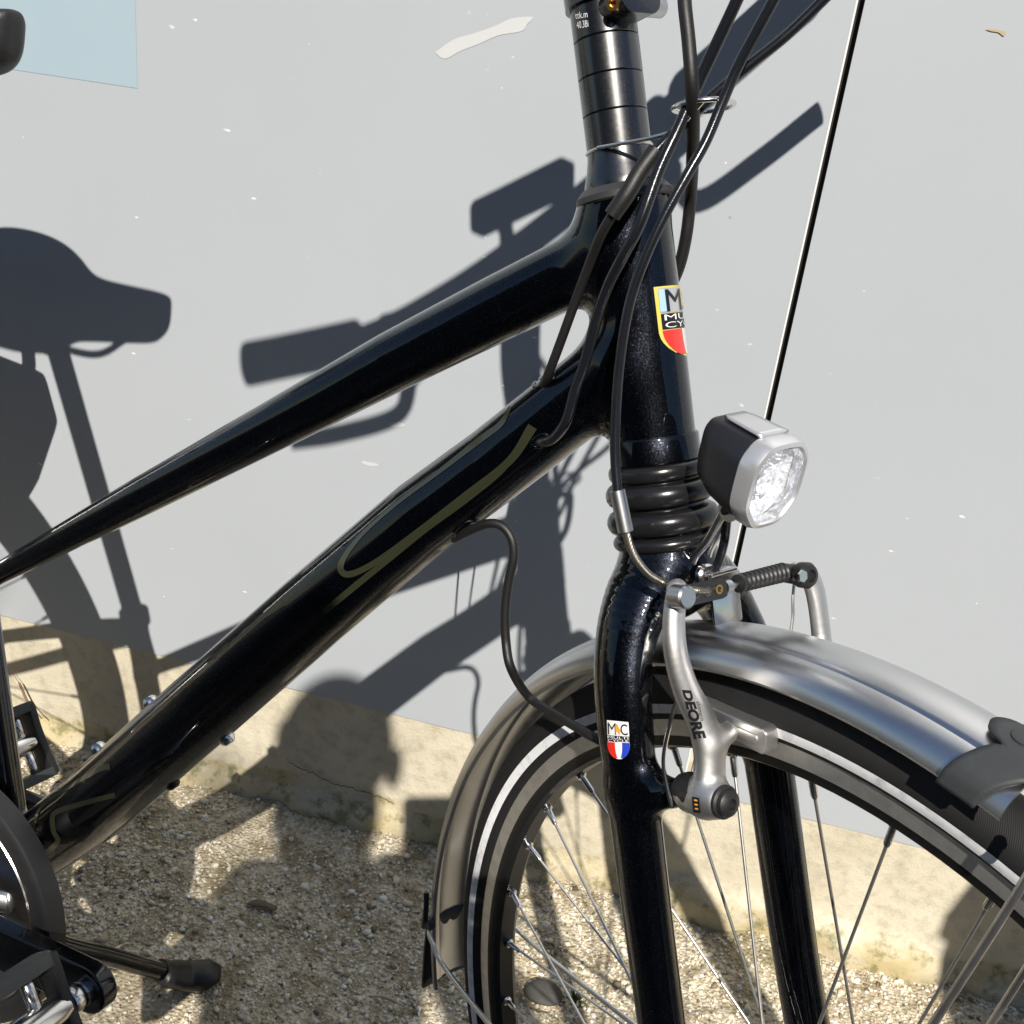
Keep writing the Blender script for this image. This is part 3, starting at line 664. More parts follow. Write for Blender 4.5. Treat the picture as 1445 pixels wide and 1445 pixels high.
# ---- front wheel
fwh = None
def ring_lathe(name, prof, m, parent, seg=160, closed=True, mi=None, sharp=30, C=CW, ax_=N_): return lathe(name, [(h, r) for h, r in prof], C, ax_, m, parent, seg, closed=closed, mi=mi, sharp=sharp, cap=False)
rimp = [(-.0115, .3200), (-.0115, .3065), (-.0110, .3040), (-.0096, .3002), (-.0060, .2978), (.0060, .2978), (.0096, .3002), (.0110, .3040), (.0115, .3065), (.0115, .3200), (.0092, .3204), (.0080, .3140), (-.0080, .3140), (-.0092, .3204)]
rimi = [0, 1, 1, 1, 1, 1, 1, 1, 0, 1, 1, 1, 1, 1]
def build_wheel(C, ax_, name, nm_spoke=36, ph=0, u=None, v=None, full=True):
    rim = ring_lathe(name, rimp, [RIM, RIMB], bic, mi=rimi, C=C, ax_=ax_)
    tp = []
    for k in range(40):
        a_ = 2 * math.pi * k / 40; tp.append((.0170 * math.sin(a_), .3272 + .0170 * math.cos(a_)))
    tp = [(h, r) for h, r in tp if r > .3175 or abs(h) < .0095]
    ring_lathe('tyre', tp, TYRE, rim, 220, C=C, ax_=ax_)
    for s in (-1, 1):   # reflective band, proud of the sidewall
        pr = []
        for r in (.3205, .3225, .3245, .3263):
            h = math.sqrt(.0170 ** 2 - (r - .3272) ** 2) + .0004; pr.append((s * h, r))
        ring_lathe('reflective_stripe', pr, STRIPE, rim, 220, closed=False, C=C, ax_=ax_)
    hub = lathe('hub', [(-.052, .006), (-.052, .010), (-.046, .010), (-.044, .029), (-.040, .031), (-.037, .029), (-.034, .026), (.034, .026), (.037, .029), (.040, .031), (.044, .029), (.046, .010), (.052, .010), (.052, .006)], C, ax_, ALU, rim, 40)
    sm, nm2 = None, None
    for k in range(nm_spoke):
        th = ph + k * 2 * math.pi / nm_spoke; side = -1 if k % 2 else 1; tw = (1 if (k // 2) % 2 else -1) * math.radians(58)
        rd = math.cos(th) * u + math.sin(th) * v; hd = math.cos(th + tw) * u + math.sin(th + tw) * v
        P0 = C + rd * .2955 + ax_ * .0015 * side; P1 = C + hd * .0275 + ax_ * side * .0385
        d_ = unit(P1 - P0)
        V, F = sweep([P0 + d_ * .010, P0 + d_ * .05, P1], [.00095, .0009, .0010], 8); sp = obj('spoke', V, F, STEEL, rim, sharp=50)
        V, F = sweep([P0 - d_ * .003, P0 - d_ * .0003, P0 - d_ * .0002, P0 + d_ * .001, P0 + d_ * .0101, P0 + d_ * .0118, P0 + d_ * .0119], [.0036, .0036, .0036, .0020, .0019, .0014, .0009], 10); obj('nipple', V, F, CHROME, rim, sharp=40)
    return rim
# a nearby nipple stands at the fitted phase of the spoke pattern
rim = build_wheel(CW, NWH, 'front_wheel', 36, 2.1522, FWH, AXH)
RH = Pb(RHu, RHv, 0)
rrim = build_wheel(RH, B_, 'rear_wheel', 36, .1, HB, AX)

# ---- mudguard of brushed aluminium: raised crown, sloping flanks, rolled edge
def mudguard(C, ax_, u, v, a0, a1, name, seg=120, thick=.0012, wid=1.):
    half = [(.0262, .3512), (.0268, .3522), (.0262, .3550), (.0248, .3583), (.0222, .3615), (.0188, .3638), (.0150, .3652), (.0134, .3654), (.0126, .3664), (.0112, .3673), (.0070, .3684), (.0035, .3689)]
    prof = [(-h, r) for h, r in half] + [(0, .3690)] + half[::-1]
    inn = [(h * .955, r - thick) for h, r in prof[::-1]]
    pr = [(h * wid, r) for h, r in prof + inn]; V = []; F = []; L = len(pr)
    for k in range(seg + 1):
        a_ = a0 + (a1 - a0) * k / seg
        for h, r in pr: V.append(C + ax_ * h + (r + np.interp(math.degrees(a_), [60, 76, 90, 130, 147, 163, 176], [-.002, -.001, 0, 0, .003, .0095, .0135])) * (math.cos(a_) * u + math.sin(a_) * v))
    for k in range(seg):
        for i in range(L):
            j = (i + 1) % L; F.append((k * L + i, k * L + j, (k + 1) * L + j, (k + 1) * L + i))
    F.append(tuple(range(L))); F.append(tuple(seg * L + i for i in range(L))[::-1])
    o = obj(name, V, F, FENDER, bic); bm = bmesh.new(); bm.from_mesh(o.data); bmesh.ops.recalc_face_normals(bm, faces=bm.faces); bm.to_mesh(o.data); bm.free()
    o.data.polygons.foreach_set('use_smooth', [True] * len(o.data.polygons)); o.data.set_sharp_from_angle(angle=math.radians(38)); return o
mg = mudguard(CW, NWH, FWH, AXH, math.radians(63.6), math.radians(176), 'front_mudguard')
rmg = mudguard(RH, B_, HB, AX, math.radians(-30), math.radians(195), 'rear_mudguard')
def cw(an, r, o=0): a_ = math.radians(an); return CW + NWH * o + r * (math.cos(a_) * FWH + math.sin(a_) * AXH)
# dark plastic end clip over the front end
for s in (1,):
    V = []; F = []; K = 61; seg_ = 8
    hp = [.0290, .0275, .0253, .0225, .0190, .0150, .0110, .0070, 0]; rp = [.3490, .3560, .3600, .3633, .3662, .3686, .3700, .3707, .3710]
    tt_ = np.linspace(-1, 1, K)
    for k in range(seg_ + 1):
        for x in tt_:
            ax = abs(x); h = np.interp(1 - ax, np.linspace(0, 1, 9), hp); r = np.interp(1 - ax, np.linspace(0, 1, 9), rp); hh = abs(h)
            hi = 66.2 + 2.0 * max(0, (hh - .0095) / .0195); lo_ = 60.6 + 4.6 * (hh / .029)
            if hh < .0095: hi = 66.2 + 1.9 * math.sqrt(1 - (hh / .0095) ** 2) ; 
            elif hh < .0125: hi = 66.2
            V.append(cw(hi + (lo_ - hi) * k / seg_, r, math.copysign(h, x)))
    for k in range(seg_):
        for i in range(K - 1): F.append((k * K + i, k * K + i + 1, (k + 1) * K + i + 1, (k + 1) * K + i))
    cl_ = obj('end_clip', V, F, GREYP, mg); sm_ = cl_.modifiers.new('thickness', 'SOLIDIFY'); sm_.thickness = .0022; sm_.offset = 0
    lathe('rivet', [(0, .0058), (.0006, .0058), (.0009, .0052), (.0009, 0)], cw(65.7, .3720, 0), cw(65.7, 1, 0) - CW, GREYP, mg, 28)
# mudflap behind
V = []; F = []
for k in range(9):
    an = 167.0 + k * 1.25; r_ = .3800 + .0012 * k
    for h in (-.023 - .0006 * k, -.012, 0, .012, .023 + .0006 * k): V.append(cw(an, r_ - (abs(h) * .12), h))
for k in range(8):
    for i in range(4): F.append((k * 5 + i, k * 5 + i + 1, (k + 1) * 5 + i + 1, (k + 1) * 5 + i))
fl = obj('mud_flap', V, F, PLAST, mg); fl.modifiers.new('thickness', 'SOLIDIFY').thickness = .0025
# stays to the hub axle and their little clamps
for s in (-1, 1):
    hubp = CW + N_ * s * .056
    tube('stay', [cw(166.5, .3650, s * .0275), cw(167, .352, s * .034), cw(169, .30, s * .038), hubp + unit(cw(175, 1) - CW) * .02], .0019, STEEL, mg, 10, 6)
    prism('stay_clamp', rrect(.012, .009, .003), FW, AX, cw(166, .3650, s * .027), N_ * s, -.001, .0045, GREYP if s < 0 else ALU, mg, .001)
    tube('stay', [cw(61, .3520, s * .0275), cw(60, .33, s * .036), hubp + unit(cw(62, 1) - CW) * .02], .0019, STEEL, mg, 10, 6)
tube('light_wire', [cw(162, .371, -.0275), cw(163.5, .367, -.030), cw(165.5, .3665, -.0315), cw(167, .371, -.030)], .0022, PLAST, mg, 10)
# bracket from the crown down to the mudguard
e_ = FW
prism('mudguard_bracket', rrect(.0205, .030, .0016), N_, AX, Ps(.036, .0045, .3845), FW, 0, .0016, CHROME, mg, .0004)
prism('mudguard_bracket', rrect(.0205, .040, .0016), N_, FW, Ps(.019, .0045, .3975), AX, 0, .0016, CHROME, mg, .0004)
lathe('bolt', [(0, .0065), (.003, .0065), (.0042, .0052), (.0042, .0025), (.002, .0022), (.002, 0)], steer((993, 812), .030), FW, CHROME, fork, 24)

# ---- rim brakes: one arm each side of the tyre
def arm_sd(s):
    C = [((.060, s * .0500, .4030), .0056), ((.060, s * .0545, .3880), .0060), ((.0605, s * .0560, .3720), .0064), ((.061, s * .0530, .3540), .0071), ((.0625, s * .0470, .3370), .0080), ((.064, s * .0450, .3220), .0086), ((.064, s * .0465, .3090), .0088), ((.063, s * .0490, .2965), .0106)]
    if s > 0: C = [((.058, s * .0370, .3930), .0052), ((.059, s * .0455, .3890), .0058), ((.060, s * .0490, .3780), .0058), ((.060, s * .0500, .3560), .0058), ((.061, s * .0480, .3380), .007), ((.062, s * .0450, .3100), .008), ((.060, s * .0450, .2930), .012)]
    C = resample(C, 5)
    def f(p):
        d = None
        for (a_, ra), (b2, rb) in zip(C[:-1], C[1:]):
            z = seg_sd(p, a_, b2, ra, rb, (.82, 1, 1)); d = z if d is None else np.minimum(d, z)
        d = smin(d, seg_sd(p, (.052, s * .0485, .2960), (.069, s * .0490, .2970), .0104, .0098), .004)
        d = smin(d, seg_sd(p, (.064, s * .042, .3235), (.063, s * .031, .3245), .0068, .0055), .005)
        return d
    return f
for s in (-1, 1):
    fn = arm_sd(s)
    lo = (.04, min(s * .03, s * .07) - .002, .275); hi = (.085, max(s * .022, s * .072) + .002, .415)
    V, F, Nn = nets(fn, lo, hi, .0011)
    arm = obj('brake_arm', to_world(V, ES), F, CAST, bic, normals=Nn @ np.array(ES))
    pv = Ps(.0725, s * .0492, .2972)
    lathe('pivot_cap', [(-.004, .0080), (.001, .0080), (.0018, .0085), (.0034, .0085), (.0042, .0072), (.0064, .0066), (.0076, .0050), (.0082, .0028), (.0064, .0022), (.0064, 0)], pv, FW, PLAST, arm, 32)
    lathe('spring_cover', [(-.027, .0080), (-.023, .0094), (-.012, .0104), (-.012, 0)], pv, FW, PLAST, arm, 32)
    # brake shoe: a cast holder along the rim
    c_ = Ps(.0545, s * .0212, .3265); tdir = unit(FW * .985 - AX * .16); rdir = unit(np.cross(N_, tdir)); rdir = rdir if rdir @ AX > 0 else -rdir
    sh = prism('brake_shoe', [(-.030, -.0052), (-.012, -.0062), (.010, -.0058), (.0275, -.0070), (.0305, -.0050), (.0305, .0055), (.0275, .0072), (.008, .0066), (-.012, .0066), (-.024, .0060), (-.030, .0040)], tdir, rdir, c_, N_ * s, -.0045, .0050, CAST, arm, .0014, 3)
    prism('shoe_recess', rrect(.0235, .0054, .0024), tdir, rdir, c_ + tdir * .0135, N_ * s, .0050, .0058, CAST, arm, .0005, 2)
    prism('brake_pad', [(-.026, -.005), (.028, -.005), (.028, .005), (-.026, .005)], tdir, rdir, c_, -N_ * s, .0040, .0078, PLAST, arm, .0008)
    tube('return_spring', [Ps(.050, s * .062, .293), Ps(.047, s * .0610, .315), Ps(.050, s * .0560, .335), Ps(.057, s * .0545, .350)], .0011, CHROME, arm, 8)
    if s < 0:
        qd = [(972, 969), (988, 969), (1002, 1046), (984, 1046)]
        V2, F2 = text2d('DEORE', .05, .25); P = []
        for x, y in V2:   # reads downwards along the arm
            b0 = np.array((962.5, 973.)) * (1 - x) + np.array((981., 1047.)) * x; b1 = np.array((973.5, 970.)) * (1 - x) + np.array((997., 1041.)) * x
            P.append(b0 * (1 - y) + b1 * y)
        decal('lettering', [(P, F2)], fn, ES, BLACKP, arm, .0004)
        V2, F2 = text2d('shimano', .0, .2); P = []
        for x, y in V2:
            b0 = np.array((982., 990.)) * (1 - x) + np.array((989., 1018.)) * x; b1 = np.array((986.5, 989.)) * (1 - x) + np.array((994., 1015.)) * x
            P.append(b0 * (1 - y) + b1 * y)
        decal('lettering', [(P, F2)], fn, ES, BLACKP, arm, .0004)
        qs = [(977, 1124), (987, 1126), (989, 1147), (979, 1146)]
        decal('label_patch', [quadmap(qs, 4, 6)], fn, ES, BLACKP, arm, .0003)
        decal('label_patch', [quadmap(qs, 2, 1, .3, .75, t_, t_ + .10) for t_ in (.15, .42, .68)] , fn, ES, ORANGE, arm, .0005)
# link across the top of the arms: noodle, perforated link, rubber boot
tA = Ps(.066, -.0485, .4030); tB = Ps(.062, .0430, .4020)
bl = lathe('bolt', [(-.004, .0058), (.004, .0058), (.0052, .0048), (.0052, 0)], steer((961, 842), .069), FW, ALU, bic, 28)
e1 = unit(steer((1022, 829), .069) - steer((961, 842), .069)); e2 = unit(np.cross(FW, e1)); e2 = e2 if e2 @ AX > 0 else -e2
link_ = prism('noodle_holder', rrect(.034, .0105, .0035, cx=.0135), e1, e2, steer((961, 842), .066), FW, -.0008, .0008, PLAST, bic, .0003)
for k in range(3):
    lathe('hole_rim', [(0, .0014), (.0005, .0026), (.0010, .0024), (.0010, .0014), (.0003, .0013)], steer((961, 842), .0664) + e1 * (.0095 + .0078 * k) - e2 * .0002, FW, GREYP if k < 2 else GOLD, link_, 16)
prism('noodle_holder', rrect(.020, .010, .003, cx=.022), e1, e2, steer((961, 842), .058), FW, -.0008, .0008, PLAST, bic, .0003)
lathe('ferrule', [(0, .0034), (.004, .0034), (.005, .0022), (.008, .0014)], steer((1022, 829), .064), e1, ALU, bic, 20)
b0 = steer((1040, 824), .063); b1 = steer((1112, 806), .061); ln_ = np.linalg.norm(b1 - b0); bd = unit(b1 - b0)
pr = [(0, .0030), (.0008, .0048), (.003, .0048)]
k0 = 10
for k in range(k0):
    x = .0045 + (ln_ - .007) * k / k0; dx = (ln_ - .007) / k0; rr = .0049 + .0004 * k / k0
    pr += [(x, rr - .0009), (x + dx * .25, rr), (x + dx * .6, rr), (x + dx * .95, rr - .0009)]
pr += [(ln_, .0042), (ln_, 0)]
lathe('rubber_boot', pr, b0, bd, PLAST, bic, 28)
V, F = sweep([steer((1022, 829), .064), b0 + bd * .004], .0008, 8); obj('brake_wire', V, F, STEEL, bic)
lathe('anchor_bolt', [(-.010, .0050), (.0, .0056), (.001, .0068), (.0058, .0070), (.0078, .0056), (.0085, .0034), (.0065, .0028), (.0065, 0)], steer((1128, 811), .066), FW, PLAST, bic, 32)
lathe('anchor_bolt', [(0, .0033), (.0014, .0033), (.0014, 0)], steer((1131, 813), .0735), FW, CHROME, bic, 6)
tube('brake_wire', [steer((1122, 812), .056), steer((1119, 845), .056), steer((1119, 868), .055), steer((1116, 892), .054)], .0009, STEEL, bic, 8)

# ---- headlight
hl_f = np.array([math.cos(.66), -math.sin(.66), -.05]); hl_f = unit(hl_f); hl_n = unit(np.cross([0, 0, 1], hl_f)); hl_u = np.cross(hl_f, hl_n)   # forward, towards the wall, up
FC = hit((1093, 684), CW + N_ * .002, N_)                             # middle of the lens
def sect(f, wn, hu, ch, cu=0, n=None):
    """eight-sided section, chamfer ch"""
    a_, b2 = wn, hu; c_ = ch
    pts = [(a_ - c_, b2), (a_, b2 - c_ * 1.15), (a_, -b2 + c_ * 1.5), (a_ - c_ * 1.2, -b2), (-a_ + c_ * 1.2, -b2), (-a_, -b2 + c_ * 1.5), (-a_, b2 - c_ * 1.15), (-a_ + c_, b2)]
    out = []
    for i in range(8):
        p0, p1 = np.array(pts[i]), np.array(pts[(i + 1) % 8]); 
        for t_ in (.0, .1, .3, .5, .7, .9): out.append(p0 + (p1 - p0) * t_)
    out = np.array(out)
    for _ in range(4): out = .5 * out + .25 * (np.roll(out, 1, 0) + np.roll(out, -1, 0))
    return [FC + hl_f * f + hl_n * x + hl_u * (y + cu) for x, y in out]
def loft(name, secs, m, parent, capA=True, capB=True, sharp=35):
    n = len(secs[0]); V = [p for s in secs for p in s]; F = []
    for i in range(len(secs) - 1):
        for k in range(n): l = (k + 1) % n; F.append((i * n + k, i * n + l, (i + 1) * n + l, (i + 1) * n + k))
    if capA: F.append(tuple(range(n))[::-1])
    if capB: F.append(tuple((len(secs) - 1) * n + k for k in range(n)))
    o = obj(name, V, F, m, parent, sharp=sharp); bm = bmesh.new(); bm.from_mesh(o.data); bmesh.ops.recalc_face_normals(bm, faces=bm.faces); bm.to_mesh(o.data); bm.free(); 
    o.data.polygons.foreach_set('use_smooth', [True] * len(o.data.polygons)); o.data.set_sharp_from_angle(angle=math.radians(sharp)); return o
HW, HH = .0235, .0265
hl = loft('headlight', [sect(-.0475, .010, .0120, .004, .009), sect(-.0465, .0155, .0165, .005, .0075), sect(-.042, .0195, .0205, .006, .005), sect(-.032, .0220, .0235, .007, .0025), sect(-.018, .0233, .0255, .0085, .0005), sect(-.0085, .0236, .0262, .0095, 0)], PLASTB, bic, capB=False)
loft('headlight_bezel', [sect(-.0105, .0238, .0264, .0096), sect(-.0095, .0246, .0272, .0100), sect(-.002, .0248, .0275, .0102), sect(.0018, .0236, .0263, .0100), sect(.0026, .0215, .0240, .0092), sect(.0012, .0205, .0230, .0090), sect(-.006, .0203, .0228, .0088)], SILVP, hl, capA=False, capB=False)
lathe('reflector', [(-.0065, .0232), (-.008, .0205), (-.013, .0170), (-.019, .0115), (-.022, .006), (-.0225, .0)], FC, hl_f, BOWL, hl, 56, ref=hl_u, sharp=180, cap=False)
lathe('reflector', [(-.006, .0085), (-.0062, .0078), (-.0115, .0066), (-.017, .0035), (-.018, 0)], FC - hl_u * .001, hl_f, BOWL, hl, 40, ref=hl_u, sharp=180, cap=False)
for r_ in (.0085, .0125, .0165): lathe('lens_ring', [(.0002, r_ - .0007), (.0012, r_), (.0002, r_ + .0007)], FC, hl_f, GLASS, hl, 56, ref=hl_u, cap=False)
V = sect(.0008, .0208, .0233, .0090); obj('lens', list(V) + [FC + hl_f * .0022], [((i + 1) % len(V), i, len(V)) for i in range(len(V))], GLASS, hl)
# silver switch plate on top of the housing with its raised ring mark
def top_pt(f, x, lift=0):
    h = np.interp(f, [-.046, -.042, -.032, -.018, -.0085, -.002], [.0240, .0256, .0261, .0261, .0263, .0275]); return FC + hl_f * f + hl_n * x + hl_u * (h + lift)
V = []; F = []
fs = np.linspace(-.040, -.0090, 8); xs_ = np.linspace(-.0115, .0115, 7)
for f_ in fs:
    for x in xs_: V.append(top_pt(f_, x * np.interp(f_, [-.040, -.034, -.009], [.72, .92, 1.08]), .0007))
for i in range(7):
    for j in range(6): F.append((i * 7 + j, i * 7 + j + 1, (i + 1) * 7 + j + 1, (i + 1) * 7 + j))
sp_ = obj('switch_plate', V, F, SILVP, hl); sp_.modifiers.new('thickness', 'SOLIDIFY').thickness = .0014
V, F = sweep([top_pt(-.0165 + .0048 * math.cos(a_), .0048 * math.sin(a_), .0016) for a_ in np.linspace(.5, 5.6, 24)], .0004, 8); obj('switch_mark', V, F, SILVP, hl)
V, F = sweep([top_pt(-.0165, .002, .0016), top_pt(-.0120, .006, .0016), top_pt(-.0105, .003, .0016)], .0004, 8); obj('switch_mark', V, F, SILVP, hl)
lathe('mounting_foot', [(-.0055, .0075), (.0055, .0075), (.0062, .006), (.0062, 0)], FC - hl_f * .023 - hl_u * .0265, hl_n, STEEL, hl, 28)
lathe('bolt', [(.0, .0026), (.0016, .0026), (.0016, 0)], FC - hl_f * .024 - hl_u * .0275 - hl_n * .0060, -hl_n, BLACKP, hl, 16)
for o_ in [hl] + [c for c in sc.objects if c.parent == hl]:
    fc = Vector(FC - origin_of(bic))
    for v_ in o_.data.vertices: v_.co = fc + (v_.co - fc) * .86
# wire bracket of the lamp
for o_, pts in ((-.006, [(1024, 716), (1000, 760), (980, 786), (976, 803), (981, 830)]), (.006, [(1032, 722), (1014, 752), (1000, 778), (996, 800), (996, 822)])):
    dd = np.linspace(1, 0, len(pts)); P = [hit(q, Ps(.03, o_, 0), N_) for q in pts]
    tube('lamp_bracket', P, .0024, CHROME, bic, 12, ell=(1, .65))
tube('light_wire', [hit(q, Ps(.03, .002, 0), N_) for q in [(1026, 732), (1022, 765), (1012, 798), (998, 820), (990, 835)]], .0024, CABLE, bic, 12)
# rubber seal / mudguard mount behind the crown, seen right of the bracket
# ---- cables
def cab(name, pts, r, m, n=8, seg=14):   # pts: (x, y, offset beside the frame's plane) or world points
    P = [bike(p_[:2], p_[2]) if len(p_) == 3 and abs(p_[0]) > 5 else np.array(p_) for p_ in pts]
    return tube(name, P, r, m, bic, seg, n)
BARL = [Ps(.045, 0, .850), Ps(.035, -.09, .842), Ps(.004, -.18, .838), Ps(-.026, -.30, .866)]
BARR = [Ps(.045, 0, .850), Ps(.035, .09, .856), Ps(.004, .18, .862), Ps(-.026, .30, .866)]
cab('gear_cable', [(965, -60, -.03), (966, 0, -.038), (972, 60, -.040), (977, 130, -.038), (978, 200, -.018), (975, 270, .018), (968, 335, .026), (955, 385, .030), (930, 430, .034)], .0034, CABLEM)
cab('gear_cable', [(1065, -60, -.03), (1040, 0, -.030), (1012, 60, -.030), (984, 120, -.030), (958, 180, -.034), (930, 240, -.040), (903, 315, -.046), (880, 360, -.045), (859, 402, -.040), (842, 450, -.036), (826, 510, -.034), (812, 550, -.033), (800, 592, -.032), (782, 617, -.026), (764, 624, -.021), (752, 620, -.012)], .0030, CABLE)
cab('gear_cable', [(1210, -50, -.01), (1162, 0, -.012), (1110, 50, -.016), (1060, 90, -.020), (1018, 125, -.024), (975, 165, -.028), (938, 200, -.032), (905, 238, -.038)], .0026, CABLE)
cab('cable_sleeve', [(926, 212, -.034), (905, 240, -.038), (884, 275, -.042), (864, 304, -.043)], .0044, CABLEM)
cab('gear_cable', [(866, 300, -.043), (848, 332, -.040), (832, 372, -.034), (812, 425, -.029), (792, 480, -.026), (775, 525, -.022), (766, 545, -.014)], .0026, CABLEM)
cab('brake_cable', [(1120, -50, -.03), (1092, 0, -.032), (1066, 48, -.032), (1040, 97, -.032), (1018, 148, -.034), (996, 200, -.038), (968, 250, -.044), (935, 310, -.050), (908, 370, -.054), (888, 430, -.056), (876, 500, -.057), (870, 570, -.058), (868, 640, -.060), (872, 696, -.062)], .0026, CABLE)
fA = bike((871, 692), -.062); fB = bike((883, 750), -.062)
lathe('ferrule', [(0, .0031), (.0, .0040), (np.linalg.norm(fB - fA), .0040), (np.linalg.norm(fB - fA) + .0006, .0028)], fA, fB - fA, ALU, bic, 24)
tube('noodle', [fB, bike((889, 770), -.062), bike((900, 792), -.062), bike((918, 812), -.061), bike((942, 824), -.060), steer((975, 832), .066), steer((1006, 834), .064), steer((1024, 829), .063)], .0021, BRAID, bic, 12)
dyn = [bike((640, 760), -.004), bike((664, 748), -.010), bike((688, 739), -.014), bike((708, 742), -.014), bike((722, 760), -.014), bike((725, 786), -.014), bike((718, 820), -.014), bike((713, 860), -.014), bike((714, 905), -.014), bike((722, 945), -.016)]
w0 = wheelp((748, 985), -.040); w1 = wheelp((790, 1012), -.042); w2 = wheelp((830, 1036), -.044); w3 = wheelp((872, 1062), -.042); w4 = wheelp((900, 1120), -.040)
tube('dynamo_wire', dyn + [w0, w1, w2, w3, w4], .0028, CABLEM, bic, 14)
# ring that gathers the cables, with its tail clamped round the column
rc = bike((993, 151), -.022); r1 = bike((952, 158), -.022) - rc; 
rr_ = np.linalg.norm(bike((1034, 147), -.022) - bike((952, 156), -.022)) / 2
ru = unit(HB - .06 * AX); rv = unit(B_ * .93 + AX * -.02 - HB * .0); rv = unit(rv - ru * (rv @ ru))
P = [rc + rr_ * (math.cos(a_) * ru + math.sin(a_) * rv) + AX * .0006 * math.sin(a_ * .5) for a_ in np.linspace(0, 2 * math.pi, 48, endpoint=False)]
V, F = sweep(P, .0013, 12, closed=True, cap=False); ringo = obj('cable_ring', V, F, CHROME, bic)
tube('ring_tail', [rc + rr_ * (-rv * .9 + ru * .25) , bike((960, 178), -.032), bike((930, 192), -.030), Ps(.004, -.0180, .6272)], .0011, CHROME, ringo, 10)

# ---- handlebar, out of the picture but throwing its shadow on the wall
hbar = obj('handlebar', *sweep(spline(BARL[::-1] + BARR[1:], 8), .0127, 20), PLAST, bic)
for s, Bq in ((-1, BARL), (1, BARR)):
    g0, g1 = Bq[2], Bq[3]; gd = unit(g1 - g0)
    V, F = sweep([g0 - gd * .0, g0 + gd * .004, g0 + gd * .05, g0 + gd * .10, g1, g1 + gd * .004], [.0175, .0190, .0188, .0190, .0195, .0185], 24, up=AX, ell=(1, 1.15)); grip = obj('grip', V, F, PLAST, hbar, sharp=40)
    lv0 = g0 - gd * .045; V, F = sweep([lv0 - gd * .018, lv0 + gd * .018], .0185, 20); obj('brake_clamp', V, F, PLAST, hbar, sharp=40)
    c1 = lv0 + FW * .022 - AX * .012
    V, F = sweep(spline([lv0, c1, c1 + FW * .008 + gd * .012 - AX * .026, c1 + FW * .014 + gd * .034 - AX * .052, c1 + FW * .012 + gd * .10 - AX * .060, c1 + FW * .022 + gd * .160 - AX * .056], 6), [.011] * 12 + [.0075] * 19, 14, up=FW, ell=(.6, 1.15)); obj('brake_lever', V, F, ALU, hbar)
    P0 = g0 - gd * .03 - AX * .022; V, F = sweep([P0 - gd * .035, P0 - gd * .03, P0 + gd * .02, P0 + gd * .025], [.010, .016, .016, .010], 18); obj('shifter', V, F, PLAST, hbar, sharp=40)
# cables from the levers down to the front of the column
tube('brake_cable', [BARR[2] + FW * .03, Ps(.085, .08, .83), Ps(.10, .03, .77), Ps(.070, .0, .71)], .0026, CABLE, bic, 12)
tube('gear_cable', [BARL[2] + FW * .02, Ps(.08, -.08, .83), Ps(.10, -.03, .77), Ps(.07, -.005, .70)], .0026, CABLE, bic, 12)
# phone holder on the bar
dc = Ps(.0, .018, .866); dq = unit(N_ * 1. - AX * .12); dsp = prism('display', rrect(.102, .026, .006), dq, unit(AX - dq * (AX @ dq)), dc, FW, -.009, .009, PLAST, bic, .003)
tube('display_stalk', [Ps(.035, -.02, .853), Ps(.02, -.012, .86), Ps(.0, -.01, .865)], .007, PLAST, bic, 12)

# ---- seat post, saddle
SPd = unit(HB * .088 + AX * 1.0); sp0 = Pb(-.578, .470, 0)
lathe('seat_clamp', [(0, .0165), (0, .0205), (.014, .0205), (.014, .0165)], sp0 - SPd * .004, SPd, PAINT, bic, 32)
# saddle axes: along, across, up
sf = unit(HB * .955 - AX * .300); sf = unit(np.array([HB[0], HB[1], 0.]) * 1.0); sn_ = unit(B_ - sf * (B_ @ sf)); su = np.cross(sf, -sn_); su = su if su[2] > 0 else -su
NT = bike((24, 52), 0)                                                # tip of the nose
SX = [(0, .006), (.006, .014), (.015, .0185), (.03, .0210), (.06, .0225), (.085, .0235), (.100, .026), (.114, .034), (.130, .050), (.152, .066), (.180, .076), (.215, .076), (.245, .066), (.262, .046), (.270, .025)]
V = []; K = 24
for i, (x, hw) in enumerate(SX):
    top = .0 + .006 * (x / .28) ** 2 - .004 * math.sin(math.pi * x / .28); dep = .030 + .012 * min(1, x / .1) + .01 * (x > .12)
    if x < .01: dep *= .6 + 40 * x
    for k in range(K):
        a_ = 2 * math.pi * k / K; cx_, sy_ = math.cos(a_), math.sin(a_)
        y_ = hw * np.sign(cx_) * abs(cx_) ** .7; z_ = (.010 * sy_ if sy_ > 0 else dep * abs(sy_) ** .6 * -1) 
        V.append(NT - sf * x + sn_ * y_ + su * (top + z_ + .008 - .11 * x))
F = [(i * K + k, i * K + (k + 1) % K, (i + 1) * K + (k + 1) % K, (i + 1) * K + k) for i in range(len(SX) - 1) for k in range(K)] + [tuple(range(K))[::-1], tuple((len(SX) - 1) * K + k for k in range(K))]
sad = obj('saddle', V, F, rubber('saddle_vinyl', (.016, .016, .017), .42, 500, .2), bic)
ss_ = sad.modifiers.new('smooth', 'SUBSURF'); ss_.levels = ss_.render_levels = 2
for s in (-1, 1):
    tube('saddle_rail', [NT - sf * .05 - su * .030 + sn_ * s * .008, NT - sf * .09 - su * .052 + sn_ * s * .020, NT - sf * .17 - su * .055 + sn_ * s * .022, NT - sf * .24 - su * .035 + sn_ * s * .035], .0035, STEEL, sad, 10)
pt = NT - sf * .150 - su * .060; SPt = unit(pt - sp0)
tube('seat_post', [sp0 - SPt * .05, pt + SPt * .004], .0136, ALU, bic, 22, 4)
prism('saddle_clamp', rrect(.036, .024, .006), sf, su, pt + su * .004, sn_, -.025, .025, ALU, bic, .004)

